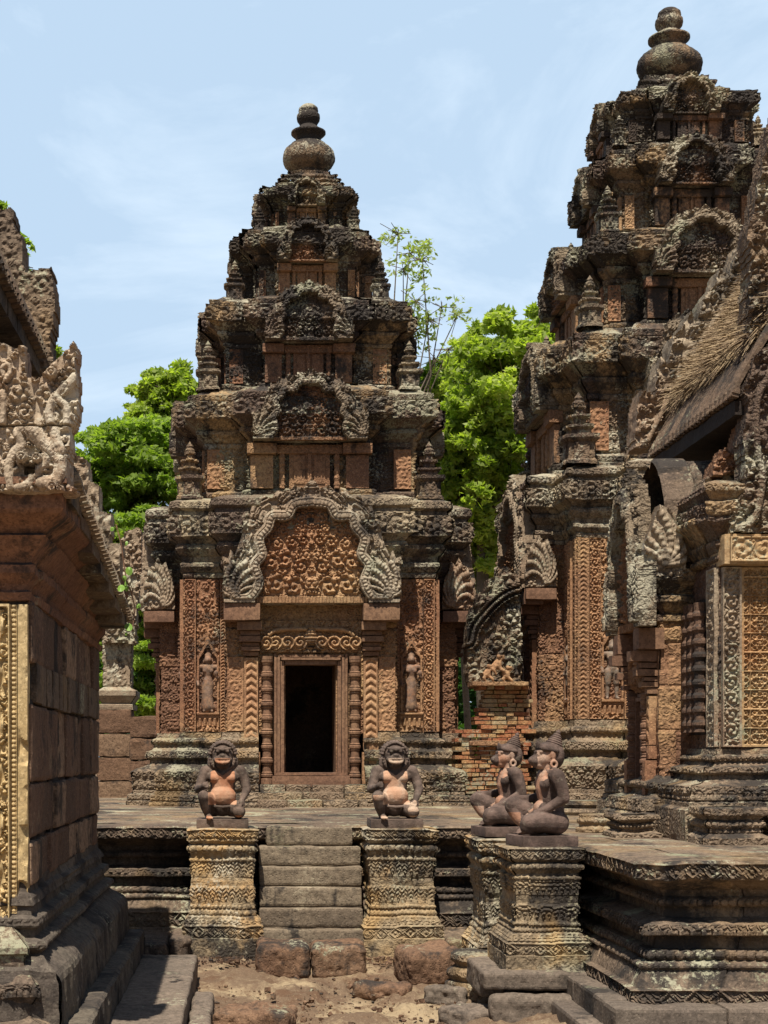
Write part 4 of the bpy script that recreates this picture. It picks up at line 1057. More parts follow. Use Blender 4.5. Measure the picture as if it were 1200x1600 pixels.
    loft(a, Pc, [(.06, zprev - .02), (.10, zprev + H * .06), (.10, zprev + H * .22, 'lotus', .03), (.05, zprev + H * .26), (.07, zprev + H * .34), (.07, zprev + H * .48, 'lotus', .025), (.02, zprev + H * .52), (.03, zprev + H * .60), (.03, zprev + H * .74, 'bead', .02), (-.03, zprev + H * .8), (-.04, zprev + H * .86), (-.04, zprev + H), (-crown[0] * .6, zprev + H)], res=.014, T=base @ Matrix.Translation((lean, 0, 0)), seed=seed + 30, bamp=.02, blen=.22, weather=.010, chip=.08, ch=9, bt=1)
    a.obj('crown', M['tower'], root)
    a = Acc(); lathe(a, [(r, z) for r, z in fin], 48, Matrix.Translation((cx + lean, cy, 0)), amp=.045, seed=seed, ribs=(22, .022, fin[7][0] * .75))
    a.obj('finial', M['tower'], root, smooth=True)
    return root
SKIP = set()

dvf = fuse('standing_figure', devata_mesh(False), M['devata'], None, voxel=.009, smooth=2, worn=lambda c: np.full(len(c), .47))
dvm = fuse('standing_figure', devata_mesh(True), M['devata_grey'], None, voxel=.009, smooth=2, worn=lambda c: np.full(len(c), .49))

def finial(zb, s, zt):
    H = zt - zb
    P = [(.62, 0), (.66, .015), (.56, .03), (.60, .05), (.78, .09), (.92, .14), (.99, .20), (1.0, .25), (.97, .31), (.88, .365), (.72, .41), (.66, .42), (.66, .435), (.50, .45), (.46, .49), (.50, .53), (.62, .565), (.66, .58), (.66, .605), (.60, .615), (.44, .65), (.36, .675), (.33, .70), (.36, .725), (.43, .76), (.45, .80), (.44, .84), (.37, .865), (.36, .875), (.38, .895), (.36, .935), (.24, .975), (.02, 1)]
    return [(r * s, zb + h * H) for r, h in P]
SKIP |= {('left', 3, -1, -1)}
tw = tower('temple_tower', .80, 20.0, 'smaller carved red stone tower in the middle, with an open dark doorway above the stair', (1.0, 1.87, 3.72, 4.68),
           [(.72, 1.42, 1.26, 6.05, .25, 1.36, .70), (.54, 1.10, .99, 7.24, .24, 1.06, .60), (.36, .74, .62, 8.23, .20, .74, .46), (.24, .48, .41, 8.84, .15, .46, .30)],
           (1.0, 1.82, 1.5), 11, dvf, (.31, 9.11), finial(9.14, .335, 10.08), sides=(0, 3, 1), lean=.05)
tw2 = tower('temple_tower', 5.52, 19.9, 'tallest carved stone tower at the right, with a guardian figure in its niche', (1.0, 2.02, 4.2, 5.07),
            [(.78, 1.56, 1.36, 6.76, .26, 1.5, .84), (.64, 1.26, 1.08, 8.0, .26, 1.2, .66), (.46, .94, .80, 9.15, .22, .9, .52), (.40, .82, .74, 9.9, .12, .70, .42)],
            (.90, 1.86, 1.52), 47, dvm, (.44, 10.24), finial(10.28, .40, 11.28), sides=(0, 3))

# ------------------------------------------------------------ terrace
P = [(-5.5, 13.1), (2.315, 13.1), (2.315, 8.81), (9.5, 8.81), (9.5, 30), (-5.5, 30)]
a = Acc()
prof = [(.14, -.25), (.14, .0), (.12, .14), (.10, .15), (.10, .27, 'diamond', .024), (.08, .28), (.07, .30), (.03, .375), (.04, .38), (.04, .41, 'bead', .012), (.0, .42), (-.01, .425), (-.01, .48, 'bead', .030), (-.07, .485), (-.09, .56), (.0, .565), (.0, .63, 'lotus', .042), (-.07, .645), (-.14, .66), (-.14, .72), (-.09, .725), (-.09, .77, 'bead', .025), (-.14, .78), (-.12, .82), (-.02, .87), (.04, .885), (.08, .895), (.08, .985, 'diamond', .022), (.06, 1.0), (-.4, 1.0)]
loft(a, P, prof, res=.0105, seed=5, fine=lambda nv: nv[1] < -.5 or nv[0] < -.5, bamp=.010, blen=.8, weather=.005, chip=.04, zblk=.004, joint=.012, ch=9, bt=1.0)
core(a, P, prof); cap_poly(a, P, -.30, 1.0, .06, None, 7, amp=.010)
t = a.obj('stone_terrace', M['terr']); tag(t, 'raised stone terrace with moulded edge carrying the towers', 'terrace')

# ------------------------------------------------------------ ground: one sheet to the horizon
g = np.linspace(-1, 1, 521); gx = .9 + np.sinh(g * 8.2) / np.sinh(8.2) * 900; gy = 10.6 + np.sinh(g * 8.2) / np.sinh(8.2) * 900
X, Y = np.meshgrid(gx, gy); V = np.stack([X.ravel(), Y.ravel(), np.zeros(X.size)], 1)
near = np.exp(-((V[:, 0] - .8) ** 2 + (V[:, 1] - 10.5) ** 2) / 12)
dip = np.exp(-(((V[:, 0] - .7) / 1.3) ** 2 + ((V[:, 1] - 10.9) / 1.9) ** 2) ** 2)
bl = np.clip(vnoise(V, 2.6, 3) * 2.2, -.6, .9) * .035 + vnoise(V, 7, 4) * .018 + np.clip(vnoise(V, 13, 8) - .15, 0, 1) * .035 + vnoise(V, 29, 5) * .008 + vnoise(V, 55, 6) * .004
V[:, 2] = -.03 - .12 * dip + bl * (.25 + near) * (np.abs(V[:, 0]) < 40)
idx = np.arange(X.size).reshape(X.shape)
ground = mesh_np('ground', V, np.stack([idx[:-1, :-1], idx[:-1, 1:], idx[1:, 1:], idx[1:, :-1]], -1).reshape(-1, 4), None or M['laterite'], None, np.full(len(V), .5), smooth=True)
tag(ground, None, None, None, 'structure')
gm = bpy.data.materials.new('dirt'); gm.use_nodes = True; nt = gm.node_tree; bs = nt.nodes['Principled BSDF']; bs.inputs['Roughness'].default_value = .97; bs.inputs['Specular IOR Level'].default_value = .15
geo = _n(nt, 'ShaderNodeNewGeometry')
def gn(s, d=5, r=.6, o=0):
    mm = _n(nt, 'ShaderNodeMapping'); mm.inputs['Location'].default_value = (o, o, 0); nt.links.new(geo.outputs['Position'], mm.inputs[0])
    q = _n(nt, 'ShaderNodeTexNoise', i_Scale=s, i_Detail=d, i_Roughness=r); nt.links.new(mm.outputs[0], q.inputs['Vector']); return q.outputs['Fac']
c = _mixc(nt, _rng(nt, gn(1.1, 7, .72), .46, .60), (.155, .105, .070), (.34, .26, .165))
c = _mixc(nt, _rng(nt, gn(5, o=4), .48, .66, 0, .8), c, (.12, .068, .042))
c = _mixc(nt, _rng(nt, gn(70, 4, .8, 7), .55, .7, 0, .6), c, (.46, .37, .24))
c = _mixc(nt, _rng(nt, gn(45, 4, .8, 17), .56, .7, 0, .7), c, (.07, .045, .03))
nt.links.new(c, bs.inputs['Base Color'])
hh = _math(nt, 'ADD', _math(nt, 'MULTIPLY', gn(60, 6, .8), .012), _math(nt, 'MULTIPLY', gn(14, 5, .7), .03))
bp = _n(nt, 'ShaderNodeBump', i_Strength=.8, i_Distance=1.0); nt.links.new(hh, bp.inputs['Height']); nt.links.new(bp.outputs[0], bs.inputs['Normal'])
ground.data.materials.clear(); ground.data.materials.append(gm)

# ------------------------------------------------------------ main staircase
a = Acc(); rs = np.random.RandomState(4)
n = 6
for k in range(n):
    z1 = 1.0 - k * .163; y1 = 12.96 - k * .095
    cuts = [.13, .99] if k not in (0, 5) else ([.20, .93] if k == 0 else [.12, 1.0])
    for xa, xb in zip(cuts[:-1], cuts[1:]):
        rough_box(a, xa, xb - .004, y1, 13.2, z1 - .158, z1 - .004, res=.02, round_=.016, amp=.009, seed=k + 3, B=rs.rand(), fr=4)
        rough_box(a, xa + .004, xb - .008, y1 + .010, 13.2, z1 - .175, z1 - .10, res=.05, round_=.01, amp=.004, seed=k + 9, B=rs.rand())
st = a.obj('stone_staircase', M['step']); tag(st, 'steep worn stone stair of six steps leading up to the open doorway', 'stairs')

def pedestal(x0, x1, y0, y1, zb, zt, label, seed, mat='ped', top_y=None):
    root = empty('statue_pedestal', ((x0 + x1) / 2, (y0 + y1) / 2, zb)); tag(root, label, 'pedestal', 'pedestals under the statues')
    cx, cy = (x0 + x1) / 2, (y0 + y1) / 2
    P = [(x1, y0), (x1, y1), (x0, y1), (x0, y0)]
    H = zt - zb
    def q(t): return zb + H * t
    a = Acc()
    prof = [(.045, q(-.1)), (.045, q(.115)), (.03, q(.12)), (.03, q(.215), 'diamond', .015), (.02, q(.23)), (.0, q(.27), 'lotus', .02), (.0, q(.285)), (-.02, q(.30)), (-.02, q(.335), 'bead', .012), (-.032, q(.35)), (-.032, q(.385), 'bead', .016), (-.034, q(.40)), (-.034, q(.52), 'hang', .013), (-.038, q(.54)), (-.038, q(.60)), (-.034, q(.61)), (-.034, q(.725), 'hang', .015), (-.026, q(.735)), (-.026, q(.765), 'bead', .016), (-.028, q(.78)), (-.015, q(.81)), (-.015, q(.865), 'bead', .022), (-.03, q(.875)), (.0, q(.90)), (.0, q(.99), 'diamond', .015), (-.012, q(1.0)), (-.2, q(1.0))]
    loft(a, P, prof, res=.009, seed=seed, fine=lambda nv: nv[1] < -.5 or nv[0] < -.5, bamp=.008, blen=.5, weather=.006, chip=.05, zblk=.004)
    cap_poly(a, P, -.18, q(1.0), .05, None, seed, amp=.006)
    o = a.obj('shaft', M[mat], None)
    o.matrix_world = Matrix.Identity(4); o.parent = root; o.matrix_parent_inverse = root.matrix_world.inverted()
    return root
pedestal(-.455, .115, 12.48, 13.1, 0.0, 1.0, 'carved pedestal under the orange-chested lion guardian, left of the stair', 3)
pedestal(1.0, 1.585, 12.48, 13.1, 0.0, 1.0, 'carved pedestal under the pale-chested lion guardian, right of the stair', 14)
pedestal(1.72, 2.28, 11.15, 11.8, 0.0, .99, 'grey lichened pedestal behind, carrying the farther monkey statue', 25)
pedestal(1.73, 2.20, 9.92, 10.55, 0.22, 1.0, 'carved pedestal in front, carrying the nearer monkey statue', 31)
lion_guardian('lion_guardian', (-.17, 12.78, 1.0), 'kneeling lion-headed stone guardian with an orange chest, left of the stair', M['st_orange'], False)
lion_guardian('lion_guardian', (1.26, 12.78, 1.0), 'kneeling lion-headed stone guardian with a pale pink chest, right of the stair', M['st_pink'], True)
monkey_guardian('monkey_guardian', (2.03, 10.22, 1.0), R(-82), 'nearer of the two seated monkey-headed stone statues in tiered crowns', M['st_monkey'])
monkey_guardian('monkey_guardian', (1.985, 11.5, 1.0), R(-82), 'farther of the two seated monkey-headed stone statues, half behind the other', M['st_monkey'])

# ------------------------------------------------------------ helper: point from a measured place in the photo at a known distance
def at(px, py, Y): return ((px - 380) * Y / 2400, Y, 1.6 + (1180 - py) * Y / 2400)
def outline(pts, Y, jag=0.0, seed=0):
    P = [(at(x, y, Y)[0], at(x, y, Y)[2]) for x, y in pts]
    if not jag: return P
    rs = np.random.RandomState(seed); out = []
    for i in range(len(P)):
        a, b = np.array(P[i]), np.array(P[(i + 1) % len(P)]); L = np.hypot(*(b - a)); n = max(1, int(L / .05))
        for k in range(n):
            out.append(tuple(a + (b - a) * k / n + (rs.rand(2) - .5) * jag))
    return out
def leaf_tile(acc, T, s=1.0, seed=0):
    """small upright leaf-shaped roof ending facing -Y in its own frame"""
    pl = [(-.5, 0), (.5, 0), (.62, .35), (.5, .8), (.22, 1.15), (0, 1.5), (-.22, 1.15), (-.5, .8), (-.62, .35)]
    pl = [(x * .055 * s, z * .055 * s) for x, z in pl]
    return relief(acc, pl, lambda X, Z: .012 + .006 * np.cos(np.abs(X) * 220 / s) + .01 * np.cos(Z * 40 / s), .008, .03, T, seed)

# ------------------------------------------------------------ hall at the right
hall = empty('temple_hall', (0, 0, 0)); tag(hall, 'dark carved temple hall at the right edge with dry grass on its roof', 'temple hall')
# base and walls
P = [(3.41, 11.0), (7.6, 11.0), (7.6, 13.0), (3.41, 13.0)]
a = Acc()
prof = [(.34, .98), (.34, 1.22), (.30, 1.24), (.30, 1.27), (.28, 1.28), (.28, 1.385, 'lotus', .02), (.20, 1.40), (.13, 1.43), (.12, 1.46), (.15, 1.47), (.15, 1.515, 'lotus', .02), (.08, 1.53), (.06, 1.56), (.08, 1.565), (.08, 1.60, 'bead', .014), (.04, 1.61), (.03, 1.65), (-.01, 1.65)]
ff2 = lambda nv: nv[1] < -.5 or nv[0] < -.5
loft(a, P, prof, res=.012, seed=60, fine=ff2, bamp=.008, weather=.006, chip=.03); a.obj('plinth', M['base'], hall)
a = Acc(); loft(a, P, [(0, 1.63), (0, 3.0, 'fol', .014)], res=.016, seed=61, fine=ff2); a.obj('wall', M['leftwall'], hall)
a = Acc()
prof = [(.0, 2.98), (.03, 2.99), (.03, 3.03, 'lotus', .01), (.01, 3.04), (.05, 3.10), (.05, 3.13), (.02, 3.14), (.08, 3.22), (.14, 3.27), (.14, 3.40, 'scroll', .018), (.10, 3.42), (.13, 3.46), (.13, 3.52, 'lotus', .02), (.05, 3.56), (-.4, 3.62)]
loft(a, P, prof, res=.014, seed=62, fine=ff2, chip=.05, bamp=.012); a.obj('cornice', M['tower'], hall)
# carved corner of the lit front
TT = Matrix.Translation((0, 11.0, 0))
a = Acc(); panel(a, 3.42, 3.55, 1.66, 2.94, 'scroll', .034, .007, TT, base=.03, border=.012, seed=3, cell=.115); a.obj('scroll_pilaster', M['carved_grey'], hall)
a = Acc(); panel(a, 3.56, 4.63, 1.66, 2.94, 'rosette', .026, .007, TT, base=.012, border=.016, seed=5, cell=.135); a.obj('rosette_panel', M['orange'], hall)
# side pilaster and balustered window on the dark side wall
T3 = Matrix.Translation((3.41, 0, 0)) @ Matrix.Rotation(-math.pi / 2, 4, 'Z')     # local x runs towards the camera, faces -X
a = Acc(); panel(a, -11.2, -11.01, 1.66, 2.94, 'scroll', .02, .012, T3, base=.02, seed=8); a.obj('side_pilaster', M['carved_grey'], hall)
a = Acc()
box(a, -11.64, -11.22, -.02, .03, 1.75, 2.75, T3)
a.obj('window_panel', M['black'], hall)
for k in range(3):
    a = Acc(); pr = [(.045, 0)]
    for q in range(9): pr += [(.040, .1 * q + .03), (.055, .1 * q + .05), (.055, .1 * q + .07), (.040, .1 * q + .09)]
    lathe(a, pr + [(.045, .95)], 12, T3 @ Matrix.Translation((-11.56 + k * .135, -.055, 1.77))); a.obj('baluster', M['leftwall'], hall)
# side porch facing left
PX, PY0, PY1 = 3.17, 11.68, 12.46; pc = (PY0 + PY1) / 2
Pp = [(PX, PY0), (3.6, PY0), (3.6, PY1), (PX, PY1)]
a = Acc(); loft(a, Pp, [(.22, .98), (.22, 1.15), (.18, 1.17), (.17, 1.27, 'lotus', .02), (.08, 1.30), (.07, 1.34), (.1, 1.35), (.1, 1.40, 'bead', .014), (.03, 1.42), (.0, 1.45)], res=.014, seed=70, fine=ff2); a.obj('porch_plinth', M['base'], hall)
a = Acc(); loft(a, Pp, [(0, 1.44), (0, 2.62, 'scroll', .02)], res=.013, seed=71, fine=lambda nv: nv[1] < -.5); a.obj('porch_wall', M['tower_wall'], hall)
a = Acc(); loft(a, Pp, [(0, 2.6), (.03, 2.62), (.03, 2.66), (.0, 2.68), (.07, 2.76), (.07, 2.80), (.03, 2.82), (.12, 2.92), (.12, 3.0, 'lotus', .015), (.05, 3.02), (-.05, 3.04)], res=.016, seed=72, fine=ff2); a.obj('porch_capital', M['tower'], hall)
TP = Matrix.Translation((PX, pc, 0)) @ Matrix.Rotation(-math.pi / 2, 4, 'Z')
door_bay(hall, TP, 0.0, 1.28, 1.97, open_=False, seed=81, s=.40, res=.012, pedW=2.7, pedH=1.05, pedoff=.12, pedt=.05, pmat='corn')
# porch roof of barrel-shaped stones, with a naga end towards the viewer
a = Acc(); xs = np.arange(PX + .02, PX + 1.1, .02); th = np.linspace(R(0), R(180), 60); XX, TH = np.meshgrid(xs, th)
bk_ = np.floor((XX - PX) / .27); rr = 1 + .05 * (hrand(bk_, np.floor(TH / .5 + bk_ * .37), 5) - .5) - .03 * (np.mod(XX - PX, .27) < .025) - .03 * (np.mod(TH + bk_ * .19, .5) < .05)
V = np.stack([XX.ravel(), (pc - np.cos(TH) * .52 * rr).ravel(), (3.05 + np.sin(TH) * .86 * rr).ravel()], 1); V[:, 2] += vnoise(V, 6, 3) * .015; idx = np.arange(XX.size).reshape(XX.shape)
a.add(V, np.stack([idx[:-1, :-1], idx[:-1, 1:], idx[1:, 1:], idx[1:, :-1]], -1).reshape(-1, 4), hrand(bk_, np.floor(TH / .5 + bk_ * .37), 7).ravel())
for k in range(0):
    x0 = PX + .02 + k * .27
    for q in range(7):
        t0, t1 = R(8 + q * 164 / 7), R(8 + (q + 1) * 164 / 7); rr = .47 + .01 * (q % 2)
        c_, s_ = math.cos((t0 + t1) / 2), math.sin((t0 + t1) / 2)
        T = Matrix.Translation((x0 + .13, pc + c_ * rr * 1.05, 3.16 + s_ * .86)) @ Matrix.Rotation(math.atan2(s_ * .86, c_ * rr) - math.pi / 2, 4, 'X')
        rough_box(a, -.13, .13, -.145, .145, -.09, .09, res=.03, round_=.06, amp=.02, T=T, seed=k * 7 + q, B=hrand(k, q, 4))
a.obj('porch_roof', M['terr'], hall)
a = Acc()
pl = outline([(1008, 900), (1005, 850), (1018, 815), (1030, 790), (1045, 800), (1062, 840), (1066, 870), (1070, 903)], 11.60, .02, 3)
c0_ = at(1030, 880, 11.60)
def nf(X, Z):
    h = pat('folb', X, Z, 1, 4) * .03 + .02
    h = naga_hood(h, X, Z, c0_[0] + .02, c0_[2] - .02, .48)
    return h
relief(a, pl, nf, .008, .12, Matrix.Translation((0, 11.58, 0)), 3); a.obj('naga_acroter', M['carved_grey'], hall)
# cornice blocks and corner acroters above the front corner
a = Acc()
pl = outline([(1088, 832), (1090, 790), (1100, 745), (1118, 760), (1130, 742), (1160, 738), (1175, 832)], 11.3, .015, 5)
def nf2(X, Z):
    cc = at(1110, 825, 11.3); h = pat('folb', X, Z, 1, 9) * .035 + .02
    h = naga_hood(h, X, Z, cc[0] + .06, cc[2], .40)
    return h
relief(a, pl, nf2, .008, .25, Matrix.Translation((0, 11.3, 0)), 4); a.obj('naga_acroter', M['carved_grey'], hall)
a = Acc()
pl = outline([(1110, 742), (1112, 725), (1126, 715), (1130, 700), (1144, 712), (1150, 690), (1160, 640), (1175, 600), (1190, 640), (1190, 742)], 11.2, .02, 6)
relief(a, pl, lambda X, Z: .02 + pat('folb', X, Z, 1, 2) * .04, .009, .2, Matrix.Translation((0, 11.2, 0)), 5); a.obj('leaf_acroter', M['tower_wall'], hall)
# clerestory wall, the eave's shade put into its near-black stone
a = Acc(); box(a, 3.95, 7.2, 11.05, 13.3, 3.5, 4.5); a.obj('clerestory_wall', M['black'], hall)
a = Acc(); loft(a, [(5.0, 13.0), (6.4, 13.0), (6.4, 18.0), (5.0, 18.0)], [(.2, .98), (.2, 1.5), (0, 1.6), (0, 3.4, 'fol', .02), (.15, 3.6), (.15, 3.8), (-.3, 4.6)], res=.04, seed=77, fine=ff2); a.obj('link_chamber', M['tower_wall'], hall)
# roof: concave slopes with ribbed tiles
sec = curve([(3.50, 4.20), (3.62, 4.42), (3.9, 4.86), (4.3, 5.46), (4.75, 6.1), (5.2, 6.6), (5.5, 6.85)], 6)
def roof_sheet(acc, sec, y0, y1, th=.06, res=.02, seed=0, rib=.11, amp=.03):
    S = np.array(sec); d = np.hypot(*np.diff(S, axis=0).T); s = np.concatenate([[0], np.cumsum(d)]); n = int(s[-1] / .05)
    t = np.linspace(0, s[-1], n); X = np.interp(t, s, S[:, 0]); Z = np.interp(t, s, S[:, 1])
    y = np.arange(y0, y1, res); YY, XX = np.meshgrid(y, X); ZZ = np.repeat(Z[:, None], len(y), 1)
    h = np.abs(np.cos(YY / rib * np.pi)) * amp
    tx = np.gradient(X); tz = np.gradient(Z); L = np.hypot(tx, tz); nx = -tz / L; nz = tx / L
    XX = XX + h * nx[:, None]; ZZ = ZZ + h * nz[:, None]
    V = np.stack([XX.ravel(), YY.ravel(), ZZ.ravel()], 1); V += (vnoise(V, 3, seed) * .02)[:, None]
    idx = np.arange(XX.size).reshape(XX.shape)
    Q = np.stack([idx[:-1, :-1], idx[1:, :-1], idx[1:, 1:], idx[:-1, 1:]], -1).reshape(-1, 4)
    W = V - np.array([0, 0, th]); e = np.concatenate([idx[0], idx[1:, -1], idx[-1, ::-1][1:], idx[::-1, 0][1:]]); o = len(V)
    E = np.stack([e[:-1], e[:-1] + o, e[1:] + o, e[1:]], -1)
    acc.add(np.vstack([V, W]), np.vstack([Q, Q[:, ::-1] + o, E]), .4)
a = Acc(); roof_sheet(a, sec, 10.95, 13.2, seed=3); secR = [(11.0 - x, z) for x, z in reversed(sec)]; roof_sheet(a, secR, 10.95, 13.2, seed=4)
a.obj('roof', M['grass_roof'], hall)
k = 0
y = 10.95
while y < 13.15:
    a = Acc(); T = Matrix.Translation((3.49, y, 4.15)) @ Matrix.Rotation(-math.pi / 2, 4, 'Z') @ Matrix.Rotation(R(-14), 4, 'X')
    leaf_tile(a, T, 1.25, k); a.obj('eave_tile', M['grass_roof'], hall); y += .095; k += 1
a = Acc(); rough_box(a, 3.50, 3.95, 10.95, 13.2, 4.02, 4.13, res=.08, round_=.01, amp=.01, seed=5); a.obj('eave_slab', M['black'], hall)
# dry grass on the slope
gm2 = bpy.data.materials.new('dry_grass'); gm2.use_nodes = True; nt = gm2.node_tree; bs = nt.nodes['Principled BSDF']; bs.inputs['Roughness'].default_value = .8
at_ = _n(nt, 'ShaderNodeAttribute', attribute_name='blk'); rp = _n(nt, 'ShaderNodeValToRGB'); rp.color_ramp.elements[0].color = (.13, .08, .045, 1); rp.color_ramp.elements[1].color = (.42, .31, .18, 1)
nt.links.new(at_.outputs['Fac'], rp.inputs[0]); nt.links.new(rp.outputs[0], bs.inputs['Base Color'])
rs = np.random.RandomState(2); N = 52000
S = np.array(sec); sc_ = rs.rand(N); d = np.hypot(*np.diff(S, axis=0).T); s_ = np.concatenate([[0], np.cumsum(d)]); tt = (.12 + .86 * sc_) * s_[-1]
bx_, bz_ = np.interp(tt, s_, S[:, 0]), np.interp(tt, s_, S[:, 1]); by_ = 11.0 + rs.rand(N) * 2.1
keep = (by_ < 13.15) & (vnoise(np.stack([bx_, by_, bz_], 1), 2.2, 6) > -.6)
bx_, by_, bz_, sc_ = bx_[keep], by_[keep], bz_[keep], sc_[keep]; N = len(bx_)
dirv = np.stack([-.55 - rs.rand(N) * .3, (rs.rand(N) - .45) * 1.5 + vnoise(np.stack([bx_, by_, bz_], 1), 3, 9) * .6, -.8 + (rs.rand(N)) * 1.1], 1); dirv /= np.linalg.norm(dirv, axis=1)[:, None]
L = .08 + rs.rand(N) * .17; base_ = np.stack([bx_, by_, bz_ + .02], 1); side = np.cross(dirv, rs.rand(N, 3) - .5); side /= np.linalg.norm(side, axis=1)[:, None]
mid = base_ + dirv * L[:, None] * .5 + np.array([0, 0, .035]) * (L[:, None] / .2); tip = base_ + dirv * L[:, None] + np.array([0, 0, .0])
w = .0035
V = np.stack([base_ - side * w, base_ + side * w, mid + side * w, mid - side * w, tip + side * w * .3, tip - side * w * .3], 1).reshape(-1, 3)
b = np.arange(N)[:, None] * 6; Q = np.concatenate([b + np.array([0, 1, 2, 3]), b + np.array([3, 2, 4, 5])], 0)
gr = mesh_np('dry_grass', V, Q, gm2, None, np.repeat(rs.rand(N), 6)); tag(gr, 'dry straw-coloured grass growing over the hall roof', 'grass', None, 'stuff')
# the two gables
def gable(name, pts, Y, thick, seed, mat, bands, res=.01, scl=None):
    a = Acc(); pl = outline(pts, Y, .03, seed)
    brd = [(at(x, y, Y)[0], at(x, y, Y)[2]) for x, y in bands]
    brd = curve(brd, 5)
    def f(X, Z):
        D, S = dpoly(X, Z, brd); h = pat('fol', X * .8 + seed, Z * .8, 1, seed) * .055 + .01
        h = np.where(D < .026, .04 + np.sqrt(np.clip(1 - (D / .026) ** 2, 0, 1)) * .025, h)
        return h + .012 * np.cos((S + D * .7) * 2 * np.pi / .16) * (D > .03)
    relief(a, pl, f, res, thick, Matrix.Translation((0, Y, 0)), seed); return a.obj(name, M[mat], hall)
gable('rear_gable', [(992, 700), (996, 640), (1000, 610), (1022, 622), (1030, 560), (1044, 572), (1048, 530), (1075, 500), (1080, 488), (1086, 505), (1096, 470), (1118, 440), (1122, 418), (1138, 432), (1146, 400), (1160, 380), (1172, 372), (1195, 300), (1240, 240), (1300, 170), (1400, 120), (1500, 170), (1600, 260), (1600, 700)], 13.2, .28, 21, 'carved_grey', [(1010, 690), (1030, 650), (1062, 590), (1105, 520), (1150, 455), (1200, 390), (1280, 300), (1400, 240), (1500, 290)], .012)
gable('front_gable', [(1176, 600), (1165, 560), (1166, 500), (1168, 440), (1170, 400), (1166, 370), (1176, 330), (1182, 290), (1192, 250), (1200, 215), (1215, 160), (1245, 130), (1270, 60), (1330, 0), (1400, -60), (1480, -130), (1560, -60), (1650, 30), (1750, 200), (1760, 600)], 11.05, .2, 33, 'tower', [(1215, 600), (1208, 540), (1200, 480), (1205, 400), (1225, 320), (1260, 240), (1330, 150), (1480, 60), (1640, 200), (1700, 600)])
gable('lower_gable', [(1140, 832), (1142, 800), (1152, 780), (1160, 765), (1164, 720), (1160, 680), (1166, 640), (1160, 600), (1172, 580), (1180, 556), (1200, 540), (1230, 480), (1280, 420), (1360, 360), (1480, 330), (1600, 360), (1700, 480), (1750, 600), (1770, 832)], 10.88, .2, 35, 'tower', [(1166, 822), (1180, 800), (1188, 750), (1180, 700), (1178, 650), (1186, 610), (1220, 560), (1300, 470), (1480, 400), (1660, 500), (1720, 800)])
# entablature block below the front gable
a = Acc(); rough_box(a, 3.40, 4.9, 10.86, 11.2, 2.95, 3.17, res=.04, round_=.012, amp=.006, seed=3); panel(a, 3.44, 4.85, 2.97, 3.15, 'scroll', .02, .008, Matrix.Translation((0, 10.86, 0)), vertical=False, base=.01, seed=5)
a.obj('entablature', M['orange'], hall)
# free-standing low blocks before the hall
def low_block(name, poly, z0, z1, label, cat, seed, mat='base', group=None):
    a = Acc(); H = z1 - z0
    def q(t): return z0 + H * t
    loft(a, poly, [(.03, q(-.1)), (.03, q(.18)), (.01, q(.22)), (-.03, q(.30)), (-.03, q(.42), 'lotus', .012), (-.02, q(.44)), (-.02, q(.62), 'bead', .02), (-.03, q(.66)), (-.01, q(.75)), (.01, q(.78)), (.01, q(.97), 'lotus', .008), (0, q(1)), (-.06, q(1.0))], res=.01, seed=seed, fine=ff2, bamp=.005, weather=.006, chip=.04)
    cap_poly(a, poly, -.05, q(1), .05, None, seed, amp=.008)
    o = a.obj(name, M[mat]); tag(o, label, cat, group); return o
low_block('stone_block', [(3.14, 10.22), (3.48, 10.22), (3.48, 10.6), (3.09, 10.6), (3.09, 10.27)], 1.0, 1.25, 'dark moulded stone block standing before the hall corner', 'stone block', 91)
low_block('stone_block', [(3.55, 10.15), (4.3, 10.15), (4.3, 10.6), (3.55, 10.6)], 1.0, 1.24, 'dark moulded stone block at the right edge of the terrace', 'stone block', 92)
low_block('stone_block', [(2.72, 11.15), (3.0, 11.15), (3.0, 11.5), (2.72, 11.5)], 1.0, 1.17, 'small dark moulded block beside the round lotus base', 'stone block', 93)
a = Acc(); lathe(a, grow([(.15, 0), (.15, .03), (.13, .04), (.125, .06), (.14, .075), (.14, .10), (.12, .12), (.125, .14), (.02, .145)], 2), 32, Matrix.Translation((2.75, 12.0, 1.0)), amp=.06, seed=3, ribs=(14, .03, .13))
tag(a.obj('lotus_base', M['base'], None, True), 'small round worn lotus base on the terrace beside the monkey statue', 'stone base')
a = Acc(); rough_box(a, 3.02, 3.16, 11.9, 12.1, 1.0, 1.19, res=.02, round_=.03, amp=.01, seed=4, B=.8); rough_box(a, 3.05, 3.15, 11.95, 12.1, 1.18, 1.30, res=.02, round_=.03, amp=.012, seed=6, B=.8)
tag(a.obj('pale_stone', M['new']), 'pale new replacement stone beside the hall side door', 'stone')
a = Acc()
for k, (r, z) in enumerate(((.42, .07), (.33, .14))):
    lathe(a, [(r, 0 if k == 0 else .07), (r + .02, z - .035), (r, z), (.01, z + .002)], 40, Matrix.Translation((3.5, 15.6, 1.0)), amp=.03, seed=k)
tag(a.obj('round_doorstep', M['base']), 'rounded two-tier doorstep before the hall side door', 'doorstep')

